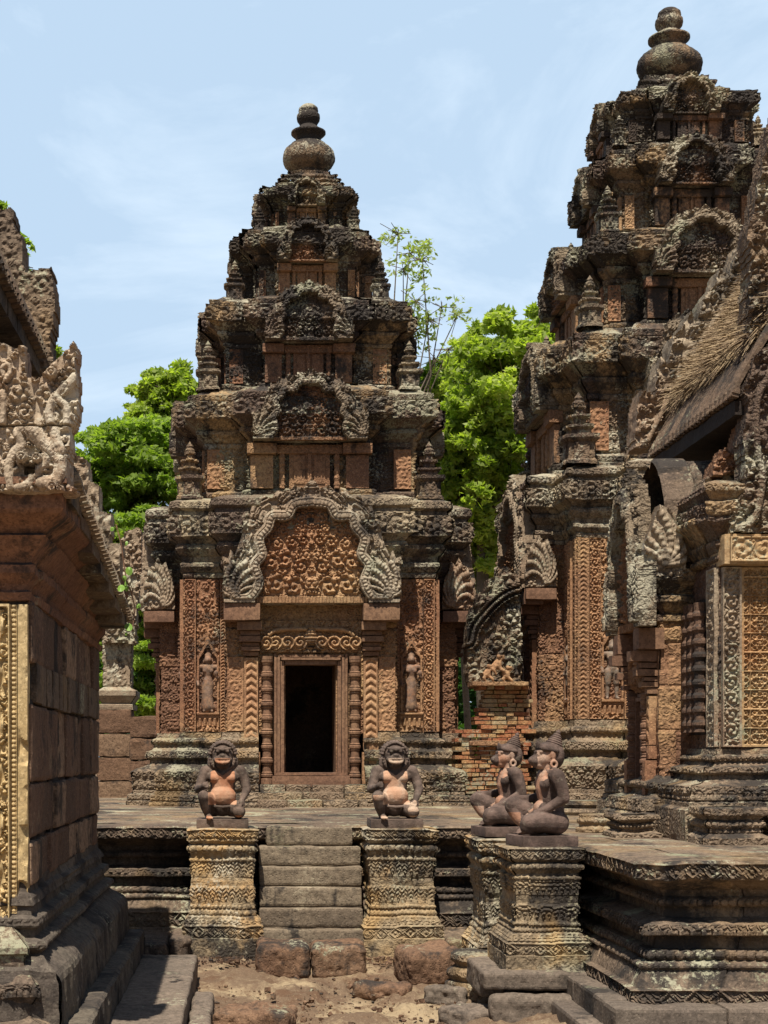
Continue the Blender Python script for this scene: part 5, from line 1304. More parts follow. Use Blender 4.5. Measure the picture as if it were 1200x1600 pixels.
# ------------------------------------------------------------ building at the left
lib = empty('library_building', (0, 0, 0)); tag(lib, 'tall shaded stone building at the left edge with yellow carved pilaster and naga roof end', 'building')
P = [(-5.2, 7.8), (-1.1, 7.8), (-1.1, 11.6), (-5.2, 11.6)]
f3 = lambda nv: nv[1] < -.5 or nv[0] > .5
a = Acc()
prof = [(.33, -.15), (.33, .24), (.31, .255), (.22, .255), (.22, .30), (.21, .48), (.19, .53), (.11, .57), (.07, .60), (.095, .62), (.095, .665, 'bead', .016), (.05, .68), (.045, .72), (.07, .73), (.07, .775, 'lotus', .01), (.03, .79), (.02, .83), (.04, .84), (.04, .88), (.01, .90), (0, .95)]
loft(a, P, prof, res=.014, seed=101, fine=f3, bamp=.01, weather=.010, chip=.06, blen=.9); a.obj('plinth', M['leftbase'], lib)
a = Acc(); loft(a, P, [(-.01, .93), (-.01, 2.42)], res=.012, seed=102, fine=f3, bamp=.018, weather=.010, joint=.045, blen=.52, zblk=0, chip=.05, ch=.49, bt=1.0); a.obj('wall', M['black'], lib)
a = Acc(); rs = np.random.RandomState(31)
for (za, zb_) in ((.93, 1.17), (1.17, 1.46), (1.46, 1.87), (2.07, 2.40)):
    y = 7.82
    while y < 11.55:
        w_ = .34 + rs.rand() * .4; y2 = min(y + w_, 11.6); e = (rs.rand() - .5) * .03
        rough_box(a, -1.25, -1.088 + e, y, y2 - .012, za + .004, zb_ - .006 - rs.rand() * .01, res=.022, round_=.018, amp=.010, seed=int(y * 100), B=rs.rand(), fr=5); y = y2
a.obj('wall_slabs', M['leftwall'], lib)
a = Acc(); rs = np.random.RandomState(8); y = 8.0; k = 0
while y < 11.4:
    w_ = .12 + rs.rand() * .22; e = rs.rand() * .012
    rough_box(a, -1.2, -1.085 + e, y, y + w_ - .01, 1.86 + rs.rand() * .015, 2.08, res=.03, round_=.008, amp=.006, seed=k, B=rs.rand()); y += w_; k += 1
a.obj('block_course', M['terr'], lib)
a = Acc()
prof = [(.0, 2.38), (.03, 2.385), (.03, 2.425), (.0, 2.44), (.01, 2.47), (.05, 2.52), (.05, 2.56), (.025, 2.575), (.04, 2.60), (.10, 2.68), (.115, 2.70), (.085, 2.715), (.12, 2.75), (.20, 2.80), (.215, 2.82), (.215, 2.90), (.16, 2.92), (.1, 2.95), (-.2, 2.96)]
loft(a, P, prof, res=.03, seed=103, fine=f3, bamp=.008, weather=.005, blen=1.1, joint=.01, ch=9); a.obj('cornice', M['red_cornice'], lib)
T = Matrix.Translation((0, 7.8, 0)); a = Acc()
panel(a, -1.46, -1.180, .76, 2.36, 'scroll', .05, .006, T, base=.03, border=.010, seed=7, cell=.25)
panel(a, -1.179, -1.142, .80, 2.36, 'bead', .012, .005, T, base=.026, border=.004, seed=7, cell=.024)
def edge(X, Z): return .028 - .05 * np.clip(vnoise(np.stack([X.ravel(), Z.ravel() * 0 + 3, Z.ravel()], 1), 14, 4).reshape(X.shape) - .2 + (Z < 1.25) * .5, 0, 1) * (X > -1.135)
relief(a, [(-1.141, .76), (-1.095, .76), (-1.095, 2.36), (-1.141, 2.36)], edge, .007, .06, T, 3, back=False)
a.obj('yellow_pilaster', M['yellow'], lib)
# worn corner mouldings in front
a = Acc(); P4 = [(-1.9, 7.62), (-1.07, 7.62), (-1.07, 7.85), (-1.9, 7.85)]
loft(a, P4, [(.14, .0), (.14, .22, 'fol', .04), (.10, .27), (.02, .30), (.0, .36), (.03, .37), (.05, .40), (.05, .47, 'lotus', .02), (.02, .50), (-.02, .53), (-.02, .60), (.0, .61), (.0, .64), (-.04, .70), (-.08, .74)], res=.008, seed=104, weather=.010, chip=.05, bamp=.008, joint=0); a.obj('corner_moulding', M['terr'], lib)
# naga roof end
YN = 7.55
Zm = lambda zx, zy: (zx / 4.209, 520 + zy / 4.209)
pts = [Zm(*p) for p in [(470, 1050), (495, 1025), (445, 985), (440, 900), (452, 800), (466, 770), (460, 690), (452, 628), (482, 600), (505, 540), (516, 440), (497, 420), (503, 310), (490, 240), (499, 110), (482, 65), (445, 105), (395, 165), (330, 215), (275, 290), (240, 312), (212, 290), (178, 296), (166, 240), (160, 95), (132, 83), (84, 128), (72, 88), (20, 70), (-60, 90), (-150, 60), (-250, 130), (-400, 80), (-400, 1050)]]
pl = outline(pts, YN, .008, 9)
def mm(*ps): return curve([(at(*Zm(*p), YN)[0], at(*Zm(*p), YN)[2]) for p in ps], 6)
rd = [(mm((70, 1010), (60, 900), (90, 800), (140, 740), (120, 660), (160, 640), (230, 700), (310, 780), (300, 860), (250, 910), (180, 1000), (120, 1020)), .024, .035),
     (mm((210, 640), (300, 730), (370, 800), (400, 880), (370, 970), (280, 990)), .034, .045), (mm((340, 620), (330, 520), (370, 430), (430, 380), (495, 300)), .024, .05),
      (mm((440, 625), (440, 500), (380, 430), (430, 360)), .02, .045), 
      (mm((360, 640), (370, 700), (400, 780)), .028, .04), (mm((20, 600), (30, 480), (20, 400)), .018, .04), (mm((40, 320), (70, 270), (60, 220), (20, 240), (30, 290)), .014, .04)]
hc = at(*Zm(198, 898), YN)
def nagaf(X, Z):
    h = pat('fol', X * 1.3, Z * 1.3, 1, 3) * .04
    for pth, r_, hh_ in rd:
        D, S = dpoly(X, Z, pth); t = np.sqrt(np.clip(1 - (D / r_) ** 2, 0, 1)); h = np.where(D < r_, np.maximum(h * .8, hh_ * .45 + t * hh_ * .6 + pat('fol', S * 2, D * 2, 1, 2) * .004), h)
    e = at(0, 666, YN)[2]; h = np.where(np.abs(Z - e) < .006, -.02, h)
    h = np.where((np.abs(X - hc[0]) < .028) & (np.abs(Z - hc[2]) < .026), -.10, h)
    for (zx, zy, r_) in ((345, 275, .03), (150, 825, .028), (250, 830, .026), (350, 1020, .03), (400, 1035, .02)):
        c_ = at(*Zm(zx, zy), YN); rr = np.hypot(X - c_[0], Z - c_[2]) / r_; h = np.where(rr < 1, .03 + .05 * np.sqrt(np.clip(1 - rr * rr, 0, 1)) * (1 + .25 * np.cos(rr * 9)), h)
    return h
a = Acc(); relief(a, pl, nagaf, .0055, .20, Matrix.Translation((0, YN, 0)), 9, weather=.006); a.obj('naga_roof_end', M['naga'], lib)
a = Acc(); rough_box(a, -5, -.86, 7.52, 8.0, 2.93, 2.965, res=.05, round_=.008, amp=.008, seed=3); a.obj('eave_slab', M['red_cornice'], lib)
# sagging side-aisle roof: ribbed tiles, row of leaf-shaped ends, stepped far gable
a = Acc()
sec2 = curve([(-.86, 0), (-1.0, .22), (-1.2, .52), (-1.45, .78), (-1.75, .95)], 5)
S = np.array(sec2); yy = np.arange(7.75, 11.55, .02); t = np.linspace(0, len(S) - 1, 26); X0 = np.interp(t, range(len(S)), S[:, 0]); Z0 = np.interp(t, range(len(S)), S[:, 1])
YY, XX = np.meshgrid(yy, X0); ZZ = Z0[:, None] + 3.0 - (YY - 7.7) * .10 + np.abs(np.cos(YY / .1 * np.pi)) * .035; XX = XX + np.abs(np.cos(YY / .1 * np.pi)) * .03
V = np.stack([XX.ravel(), YY.ravel(), ZZ.ravel()], 1); idx = np.arange(XX.size).reshape(XX.shape)
a.add(V, np.stack([idx[:-1, :-1], idx[:-1, 1:], idx[1:, 1:], idx[1:, :-1]], -1).reshape(-1, 4), .5)
for k in range(7):
    y0 = 7.75 + k * .54; zz = 3.0 - (y0 + .25 - 7.7) * .10
    rough_box(a, -1.5, -.865, y0, y0 + .52, zz - .10, zz - .015, res=.05, round_=.01, amp=.01, seed=k + 40, B=hrand(k, 3, 3))
a.obj('aisle_roof', M['grass_roof'], lib)
y = 7.8; k = 0
while y < 11.5:
    a = Acc(); T = Matrix.Translation((-.845, y, 2.985 - (y - 7.7) * .10)) @ Matrix.Rotation(math.pi / 2, 4, 'Z') @ Matrix.Rotation(R(-12), 4, 'X')
    leaf_tile(a, T, 1.15, k); a.obj('eave_tile', M['carved_grey'], lib); y += .1; k += 1
a = Acc(); pl = [(-1.9, 2.9), (-.98, 2.9), (-.975, 2.98), (-.97, 3.0), (-.95, 3.24), (-1.04, 3.26), (-1.03, 3.48), (-1.13, 3.50), (-1.12, 3.70), (-1.2, 3.74), (-1.22, 3.9), (-1.32, 3.95), (-1.4, 4.2), (-1.9, 4.3)]
pl = [(x * .883, 1.6 + (z - 1.6) * .883) for x, z in pl]
relief(a, pl, lambda X, Z: .02 + pat('folb', X, Z, 1, 7) * .03, .012, .25, Matrix.Translation((0, 10.6, 0)), 7); a.obj('aisle_gable', M['carved_grey'], lib)
# nave above: wall, eave, roof and stepped gable
a = Acc(); box(a, -4.4, -1.60, 7.9, 10.4, 2.8, 4.25); a.obj('nave_wall', M['leftwall'], lib)
a = Acc()
for k in range(7): rough_box(a, -2.0, -1.37, 7.9 + k * .36, 8.25 + k * .36, 4.16, 4.27, res=.05, round_=.012, amp=.01, seed=k + 60, B=.4)
a.obj('nave_eave', M['leftbase'], lib)
a = Acc(); sec3 = curve([(-1.35, 4.28), (-1.46, 4.53), (-1.7, 4.93), (-2.07, 5.33), (-2.8, 5.65)], 5); S = np.array(sec3); yy = np.arange(7.9, 10.4, .02)
t = np.linspace(0, len(S) - 1, 26); X0 = np.interp(t, range(len(S)), S[:, 0]); Z0 = np.interp(t, range(len(S)), S[:, 1]); YY, XX = np.meshgrid(yy, X0)
rbm = np.abs(np.cos(YY / .11 * np.pi)) * .035; V = np.stack([(XX + rbm).ravel(), YY.ravel(), (Z0[:, None] + rbm).ravel()], 1); idx = np.arange(XX.size).reshape(XX.shape)
a.add(V, np.stack([idx[:-1, :-1], idx[:-1, 1:], idx[1:, 1:], idx[1:, :-1]], -1).reshape(-1, 4), .5); a.obj('nave_roof', M['grass_roof'], lib)
y = 7.95; k = 0
while y < 10.35:
    a = Acc(); T = Matrix.Translation((-1.34, y, 4.26)) @ Matrix.Rotation(math.pi / 2, 4, 'Z') @ Matrix.Rotation(R(-10), 4, 'X')
    leaf_tile(a, T, 1.3, k); a.obj('eave_tile', M['grass_roof'], lib); y += .115; k += 1
pts = [(78, 605), (82, 560), (78, 520), (86, 478), (84, 440), (78, 417), (60, 420), (40, 428), (36, 400), (33, 368), (22, 362), (20, 330), (14, 323), (-10, 332), (-40, 280), (-120, 240), (-120, 605)]
a = Acc(); relief(a, outline(pts, 10.4, .02, 5), lambda X, Z: .02 + pat('fol', X, Z, 1, 17) * .015, .010, .3, Matrix.Translation((0, 10.42, 0)), 8, weather=.012); a.obj('nave_gable', M['terr'], lib)
a = Acc(); relief(a, [(-5, 2.95), (-.93, 2.95), (-1.02, 3.25), (-1.22, 3.52), (-1.5, 3.8), (-1.62, 4.2), (-1.40, 4.25), (-1.7, 4.9), (-2.07, 5.3), (-2.8, 5.6), (-5, 5.6)], lambda X, Z: .02 + pat('fol', X, Z, 1, 12) * .04, .02, .15, Matrix.Translation((0, 7.95, 0)), 12); a.obj('front_gable', M['carved_grey'], lib)
# creeper hanging over the cornice
lm = bpy.data.materials.new('creeper_leaf'); lm.use_nodes = True; lm.node_tree.nodes['Principled BSDF'].inputs['Base Color'].default_value = (.16, .30, .04, 1)
lnt = lm.node_tree; tb = lnt.nodes.new('ShaderNodeTexNoise'); tb.inputs['Scale'].default_value = 30; lc = _mixc(lnt, tb.outputs['Fac'], (.07, .17, .02), (.26, .42, .07)); lnt.links.new(lc, lnt.nodes['Principled BSDF'].inputs['Base Color'])
cr_ = empty('creeper', (0, 0, 0)); tag(cr_, 'thin creeper with a few round leaves hanging from the left building cornice', 'plant')
pth = [at(150, 820, 9.2), at(158, 850, 9.2), at(162, 880, 9.2), at(166, 905, 9.2), at(174, 925, 9.25), at(180, 950, 9.3), at(176, 985, 9.3)]
a = Acc()
for p0, p1 in zip(pth[:-1], pth[1:]): V, Q = limb((p0[0] + .12, p0[1], p0[2]), .004, (p1[0] + .12, p1[1], p1[2]), .004, 6); a.add(V, Q)
a.obj('stem', M['frame'], cr_)
rs = np.random.RandomState(3)
for k in range(14):
    p = pth[rs.randint(len(pth))]; a = Acc(); s = .010 + .012 * (k < 3) + .005 * rs.rand(); n = 10; t = np.linspace(0, 2 * np.pi, n, endpoint=False)
    V = np.stack([np.cos(t) * s, .2 * s * np.cos(2 * t), np.sin(t) * s * (1.2 - .3 * np.sin(t))], 1); V = np.vstack([V, [[0, -.01, 0]]])
    Tm = Matrix.Translation((p[0] + .12 + (rs.rand() - .5) * .10, p[1] - .02, p[2] + (rs.rand() - .5) * .12)) @ Matrix.Rotation(rs.rand() * 2 - 1, 4, 'Z') @ Matrix.Rotation(rs.rand() * 1.2 - .6, 4, 'X')
    Q = [(i, (i + 1) % n, n, n) for i in range(n)]
    me = bpy.data.meshes.new('leaf'); A_ = np.array(Tm); V = V @ A_[:3, :3].T + A_[:3, 3]; me.from_pydata(V.tolist(), [], [(i, (i + 1) % n, n) for i in range(n)]); me.materials.append(lm)
    o = bpy.data.objects.new('leaf', me); COL.objects.link(o); o.parent = cr_

# ------------------------------------------------------------ ruins behind
g1 = empty('ruined_gate', (0, 0, 0)); tag(g1, 'grey pillar with a broken naga gable behind the left building', 'ruin')
a = Acc(); rs = np.random.RandomState(6)
for k in range(4): rough_box(a, -2.1, -1.60, 21.9, 22.5, .9 + k * .34, .9 + (k + 1) * .34 - .012, res=.05, round_=.02, amp=.014, seed=k, B=rs.rand())
a.obj('laterite_pillar', M['laterite'], g1)
P = [(-2.0, 22.0), (-1.62, 22.0), (-1.62, 22.5), (-2.0, 22.5)]
a = Acc(); loft(a, P, [(.06, 2.25), (.06, 2.32), (.02, 2.34), (.10, 2.45), (.10, 2.52), (.03, 2.55), (.0, 2.58), (0, 3.25, 'folb', .02), (.04, 3.27), (.04, 3.35), (-.1, 3.36)], res=.02, seed=7, fine=f3); a.obj('carved_shaft', M['carved_grey'], g1)
a = Acc(); relief(a, outline([(160, 1005), (162, 960), (176, 930), (180, 860), (196, 832), (212, 824), (222, 830), (222, 900), (214, 950), (212, 1005)], 21.9, .03, 4), lambda X, Z: .03 + pat('folb', X * .8, Z * .8, 1, 7) * .06, .018, .35, Matrix.Translation((0, 21.9, 0)), 7); a.obj('naga_gable', M['carved_grey'], g1)
a = Acc(); rs = np.random.RandomState(9)
for k in range(4):
    x = -1.60; q = 0
    while x < .6:
        w_ = .34 + rs.rand() * .2
        if not (k == 3 and x > -.9): rough_box(a, x, x + w_ - .012, 21.6, 22.0, .92 + k * .31, .92 + (k + 1) * .31 - .012, res=.045, round_=.025, amp=.014, seed=k * 9 + q, B=rs.rand())
        x += w_; q += 1
t = a.obj('laterite_wall', M['laterite']); tag(t, 'low broken laterite wall behind the middle tower, at its left', 'wall')
# brick ruin in the gap between the towers
bm_ = stone('old_brick', ((.30, .10, .055), (.42, .17, .08), (.46, .30, .14), (.40, .33, .20)), crust=.10, lichen=.42, varscale=3.5, bump=.5)
br = empty('brick_ruin', (0, 0, 0)); tag(br, 'ruined patchy brick wall with a carved red gable fragment, between the two towers', 'ruin')
a = Acc(); rs = np.random.RandomState(12)
z = .98; r_ = 0
while z < 2.42:
    h_ = .052; x = 2.62 - (r_ % 2) * .08
    while x < 3.36:
        w_ = .08 + rs.rand() * .12; e = rs.rand() * .03
        if not (x < 2.75 and z > 1.9): rough_box(a, x, x + w_ - .005, 18.4 + e - (.08 if z > 2.36 else 0), 18.75, z, z + h_ - .005, res=.07, round_=.008, amp=.006, seed=r_, B=rs.rand())
        x += w_
    z += h_; r_ += 1
a.obj('brick_wall', bm_, br)
a = Acc(); rough_box(a, 2.72, 3.40, 18.25, 18.7, 2.425, 2.48, res=.05, round_=.02, amp=.01, seed=2); a.obj('cap_course', M['tower_wall'], br); a = Acc(); rough_box(a, 2.70, 3.36, 18.34, 18.7, 1.72, 1.77, res=.05, round_=.01, amp=.01, seed=3); a.obj('string_course', M['tower_wall'], br)
a = Acc(); pl = outline([(735, 1075), (728, 1030), (730, 985), (734, 950), (744, 945), (748, 925), (758, 928), (764, 905), (782, 900), (790, 885), (812, 900), (816, 1075)], 18.6, .03, 6)
brd = curve([at(704, 1060, 18.6)[::2], at(712, 1010, 18.6)[::2], at(735, 1005, 18.6)[::2], at(745, 975, 18.6)[::2], at(790, 930, 18.6)[::2], at(850, 915, 18.6)[::2]], 5)
def gf(X, Z):
    D, S = dpoly(X, Z, brd); h = pat('folb', X * .8, Z * .8, 1, 5) * .06; return np.where(D < .07, .05 + .05 * np.cos(D * 90) + .02, h)
relief(a, pl, gf, .018, .3, Matrix.Translation((0, 18.6, 0)), 6); a.obj('gable_fragment', M['tower'], br)
fg = []
for (px, py, s) in ((762, 1052, .7), (778, 1038, .8), (792, 1054, .7)):
    c_ = at(px, py, 18.42)
    g_ = lambda a, b, c: (c_[0] + a * s, c_[1] + b * s, c_[2] + c * s)
    fg += [ell(c_, (.06 * s, .05 * s, .08 * s)), ell(g_(.01, -.02, .12), (.035 * s, .035 * s, .042 * s)), limb(g_(-.03, 0, .05), .02 * s, g_(-.08, -.02, .0), .017 * s), limb(g_(-.08, -.02, .0), .017 * s, g_(-.04, -.05, -.03), .014 * s), limb(g_(.03, 0, .05), .02 * s, g_(.09, -.02, .09), .017 * s), limb(g_(.09, -.02, .09), .017 * s, g_(.07, -.04, .15), .013 * s), limb(g_(-.02, 0, -.05), .03 * s, g_(-.08, -.05, -.08), .026 * s), limb(g_(-.08, -.05, -.08), .025 * s, g_(-.03, -.04, -.15), .018 * s), limb(g_(.02, 0, -.05), .03 * s, g_(.08, -.05, -.10), .026 * s), limb(g_(.08, -.05, -.10), .024 * s, g_(.10, -.02, -.17), .018 * s)]
fuse('carved_figures', fg, M['carved'], br, voxel=.014, smooth=1)

# ------------------------------------------------------------ loose stones and slabs in front
def block(x0, x1, y0, y1, z0, z1, label, seed, mat='laterite', name='laterite_block', T=None, rd_=.05, amp=.018, group=None, cat='stone block'):
    a = Acc(); rough_box(a, x0, x1, y0, y1, z0, z1, res=.012, round_=rd_, amp=amp, seed=seed, B=.55, T=T, fr=7); o = a.obj(name, M[mat]); tag(o, label, cat, group); return o
block(.11, .525, 11.95, 12.42, -.16, .125, 'left one of the two squared laterite blocks at the foot of the stair', 1, rd_=.06)
block(.535, .96, 11.93, 12.42, -.17, .12, 'right one of the two squared laterite blocks at the foot of the stair', 2, rd_=.06)
Tm = Matrix.Translation((1.38, 11.45, -.0)) @ Matrix.Rotation(R(14), 4, 'Z') @ Matrix.Rotation(R(-5), 4, 'Y') @ Matrix.Rotation(R(6), 4, 'X')
block(-.22, .22, -.2, .2, -.10, .18, 'loose tilted laterite block lying on the dirt, right of the stair foot', 3, T=Tm, rd_=.07)
block(-.775, -.35, 8.0, 11.75, -.15, .075, 'long flat paving slab along the left building', 5, 'pave', 'paving_slab', rd_=.02, amp=.008, cat='paving slab')
block(-.335, -.2, 8.2, 10.6, -.2, -.02, 'narrow kerb stone beside the long slab at bottom left', 6, 'pave', 'kerb_stone', rd_=.03, amp=.012, cat='kerb stone')
block(-.92, -.60, 12.1, 12.95, -.15, .12, 'small flat stone in the corner between building and pedestal, leftmost', 7, 'terr', 'flat_stone', rd_=.03, cat='flat stone')
block(-.59, -.42, 12.2, 12.95, -.15, .15, 'pinkish flat stone against the left stair pedestal', 8, 'terr', 'flat_stone', rd_=.03, cat='flat stone')
block(1.63, 1.95, 12.15, 12.98, -.15, .13, 'pale flat stone beside the right stair pedestal', 9, 'terr', 'flat_stone', rd_=.03, cat='flat stone')
block(1.53, 2.30, 9.78, 9.95, .10, .215, 'long worn step slab under the nearer monkey pedestal', 10, 'pave', 'step_slab', rd_=.025, amp=.010, cat='step')
block(1.54, 1.70, 9.96, 10.62, .03, .21, 'side slab along the nearer monkey pedestal', 11, 'pave', 'step_slab', rd_=.025, amp=.010, cat='step')
block(1.56, 2.1, 9.64, 9.80, -.12, .09, 'lower rounded slab below the monkey pedestal step', 12, 'pave', 'step_slab', rd_=.05, amp=.014, cat='step')
def ring_step(x0, y0, w_, z0, z1, label, seed):
    a = Acc(); rs = np.random.RandomState(seed)
    y = y0
    while y < 9.85:
        L = .4 + rs.rand() * .3; rough_box(a, x0, x0 + w_, y + w_ if y == y0 else y, min(y + L, 9.9) - .008, z0, z1 + rs.rand() * .008, res=.02, round_=.018, amp=.008, seed=seed + int(y * 10), B=rs.rand()); y += L
    x = x0
    while x < 5.2:
        L = .45 + rs.rand() * .4; rough_box(a, x, x + L - .008, y0, y0 + w_, z0, z1 + rs.rand() * .008, res=.02, round_=.018, amp=.008, seed=seed + int(x * 10) + 50, B=rs.rand()); x += L
    tag(a.obj('stone_step', M['pave']), label, 'step')
ring_step(2.06, 8.50, .30, .02, .195, 'upper plain step running round the foot of the terrace corner', 3)
ring_step(1.93, 8.34, .22, -.15, .06, 'lower plain step running round the foot of the terrace corner', 4)
# moonstone at the foot of the side stair
a = Acc(); lathe(a, grow([(.34, -.12), (.34, -.02), (.30, .0), (.325, .03), (.325, .07), (.29, .09), (.27, .11), (.30, .135), (.30, .165), (.27, .19), (.02, .195)], 2), 48, Matrix.Translation((1.80, 11.0, 0)), amp=.06, seed=9, ribs=(10, .015, .1))
tag(a.obj('rounded_doorstep', M['base'], None, True), 'rounded moulded doorstep at the foot of the side stair, left of the monkeys', 'doorstep')
a = Acc()
for k in range(4): rough_box(a, 1.78 + k * .14, 2.3, 10.62, 11.12, .16 + k * .2, .36 + k * .2, res=.03, round_=.02, amp=.01, seed=k + 70, B=.5)
tag(a.obj('side_staircase', M['ped']), 'narrow side stair between the two monkey pedestals', 'stairs')
# scattered stones: nearest ones as things of their own
rs = np.random.RandomState(21); spots = []
words = ['flat grey-brown flagstone on the dirt, nearest the lower step', 'broken flagstone lying left of the terrace step', 'small cracked flagstone below the loose laterite block', 'dark flat stone under the monkey step slab', 'half buried round laterite boulder at the bottom of the picture', 'flat dark paving stone in the middle of the dirt']
for k, (px, py, w_, d_, h_, mt) in enumerate(((745, 1590, .42, .35, .07, 'pave'), (800, 1560, .36, .3, .08, 'pave'), (700, 1556, .30, .22, .07, 'pave'), (850, 1565, .35, .25, .06, 'terr'), (400, 1600, .48, .36, .10, 'laterite'), (600, 1545, .40, .25, .04, 'laterite'))):
    Yg = 1.70 * 2400 / (py - 1180); X0 = (px - 380) * Yg / 2400
    block(-w_ / 2, w_ / 2, -d_ / 2, d_ / 2, -.08, h_, words[k], 30 + k, mt, 'flat_stone' if mt != 'laterite' else 'laterite_stone', Matrix.Translation((X0, Yg, -.10)) @ Matrix.Rotation(rs.rand() * 1.2 - .6, 4, 'Z') @ Matrix.Rotation(R(rs.rand() * 8 - 4), 4, 'X'), rd_=.04, amp=.03, cat='stone')
a = Acc()
for k in range(2000):
    px = 300 + rs.rand() * 620; py = 1505 + rs.rand() ** .7 * 110; Yg = 1.71 * 2400 / (py - 1180); X0 = (px - 380) * Yg / 2400
    if k % 3 == 0: X0 = rs.choice([-.15, 1.1, 1.5]) + rs.randn() * .2; Yg = 12.15 + rs.randn() * .15
    s = .004 + .022 * rs.rand() ** 4
    rough_box(a, -s, s, -s * .8, s * .8, -s * .6, s * .6, res=.02, round_=s * .5, amp=s * .5, T=Matrix.Translation((X0, Yg, -.135 + .10 * (Yg > 12) + .02 * rs.rand())) @ Matrix.Rotation(rs.rand() * 6, 4, 'Z') @ Matrix.Rotation(rs.rand() * 2, 4, 'X'), seed=k, B=rs.rand(), fr=40)
tag(a.obj('gravel', M['laterite']), 'loose gravel and chips of stone on the dirt', 'gravel', None, 'stuff')

# ------------------------------------------------------------ trees
def leaf_mat(name, c1, c2, c3):
    m = bpy.data.materials.new(name); m.use_nodes = True; nt = m.node_tree; nt.nodes.clear()
    o = _n(nt, 'ShaderNodeOutputMaterial'); at_ = _n(nt, 'ShaderNodeAttribute', attribute_name='blk')
    rp = _n(nt, 'ShaderNodeValToRGB'); e = rp.color_ramp.elements; e[0].color = (*c1, 1); e[1].color = (*c3, 1); m_ = e.new(.5); m_.color = (*c2, 1); nt.links.new(at_.outputs['Fac'], rp.inputs[0])
    d = _n(nt, 'ShaderNodeBsdfPrincipled'); d.inputs['Roughness'].default_value = .5; d.inputs['Specular IOR Level'].default_value = .3; tr = _n(nt, 'ShaderNodeBsdfTranslucent')
    nt.links.new(rp.outputs[0], d.inputs['Base Color'])
    br_ = _n(nt, 'ShaderNodeMix', data_type='RGBA', blend_type='MULTIPLY'); br_.inputs[0].default_value = 1; nt.links.new(rp.outputs[0], br_.inputs[6]); br_.inputs[7].default_value = (1.7, 1.9, .6, 1); nt.links.new(br_.outputs[2], tr.inputs[0])
    ms = _n(nt, 'ShaderNodeMixShader'); ms.inputs[0].default_value = .52; nt.links.new(d.outputs[0], ms.inputs[1]); nt.links.new(tr.outputs[0], ms.inputs[2]); nt.links.new(ms.outputs[0], o.inputs[0]); return m
bark = stone('bark', ((.10, .075, .055), (.12, .09, .065), (.15, .12, .09), (.17, .14, .11)), crust=.2, lichen=.3, bump=.5)
def tree(name, label, base, clumps, n, ls, mat, seed, trunk_h, r0=.16, flat=.55, layer=0.0, group=None, twig=1):
    root = empty(name, base); tag(root, label, 'tree', group)
    rs = np.random.RandomState(seed); bx, by, bz = base
    a = Acc(); C = np.array([c[:3] for c in clumps]); top = np.array([bx, by, bz + trunk_h])
    prev = np.array(base, float); pr = r0; k_ = 5
    for i in range(1, k_ + 1):
        nx = np.array(base) + (top - np.array(base)) * i / k_ + np.array([rs.randn() * .08, rs.randn() * .08, 0]); V, Q = limb(tuple(prev), pr, tuple(nx), pr * .86, 10); a.add(V, Q); prev = nx; pr *= .86
    for c in C:
        p0 = top + np.array([0, 0, -rs.rand() * trunk_h * .25]); mid = (p0 + c) / 2 + np.array([rs.randn() * .3, rs.randn() * .3, -.25]); r1 = pr * .62
        for q0, q1, ra, rb_ in ((p0, mid, r1, r1 * .65), (mid, c, r1 * .65, r1 * .28)): V, Q = limb(tuple(q0), ra, tuple(q1), rb_, 7); a.add(V, Q)
        for t in range(4 * twig):
            e = c + rs.randn(3) * np.array([1, 1, .6]) * .6 * clumps[0][3]; V, Q = limb(tuple(c), r1 * .26, tuple(e), .008, 5); a.add(V, Q)
    o = a.obj('trunk', bark, None, True); o.parent = root; o.matrix_parent_inverse = root.matrix_world.inverted()
    VV, BB = [], []
    tot = sum(c[3] ** 2 for c in clumps)
    for c in clumps:
        m = int(n * c[3] ** 2 / tot); ns = max(6, int(44 * c[3])); d = rs.randn(ns, 3); d /= np.linalg.norm(d, axis=1)[:, None]; rad = c[3] * (rs.rand(ns) ** .5) * 1.28
        sub = np.array(c[:3]) + d * rad[:, None] * np.array([1, 1, flat]); sr = (.09 + .22 * rs.rand(ns) ** 1.5) * min(1.2, c[3] + .25)
        w_ = sr ** 2; pick = rs.choice(ns, m, p=w_ / w_.sum()); g3 = rs.randn(m, 3); g3 /= np.linalg.norm(g3, axis=1)[:, None]
        p = sub[pick] + g3 * (sr[pick] * rs.rand(m) ** .4)[:, None] * np.array([1.25, 1.25, .45 if layer else .8])
        # break the clump into sprays with gaps
        g = vnoise(p * np.array([1, 1, 1 + layer]), 1.5, seed) + .6 * vnoise(p * np.array([1, 1, 1 + layer * 2]), 3.8, seed + 1)
        p = p[g > -.42]; m = len(p)
        
        nrm = rs.randn(m, 3) * .75 + np.array([0, -.25, .85]); nrm /= np.linalg.norm(nrm, axis=1)[:, None]
        u = np.cross(nrm, rs.randn(m, 3)); u /= np.linalg.norm(u, axis=1)[:, None]; v = np.cross(nrm, u); s = ls * (.6 + .8 * rs.rand(m))[:, None]
        q = np.stack([p - u * s, p - v * s * .42, p + u * s, p + v * s * .42], 1); VV.append(q.reshape(-1, 3))
        tint = .5 + .34 * vnoise(p, .9, seed + 4) + .22 * (rs.rand(m) - .5); BB.append(np.repeat(np.clip(tint, 0, 1), 4))
    V = np.vstack(VV); Q = np.arange(len(V)).reshape(-1, 4)
    o = mesh_np('crown', V, Q, mat, None, np.concatenate(BB)); o.parent = root; o.matrix_parent_inverse = root.matrix_world.inverted()
    return root
Lf1 = leaf_mat('leaf_feathery', (.085, .13, .025), (.20, .28, .055), (.36, .44, .11))
Lf2 = leaf_mat('leaf_yellow_green', (.10, .14, .025), (.24, .31, .055), (.44, .49, .14))
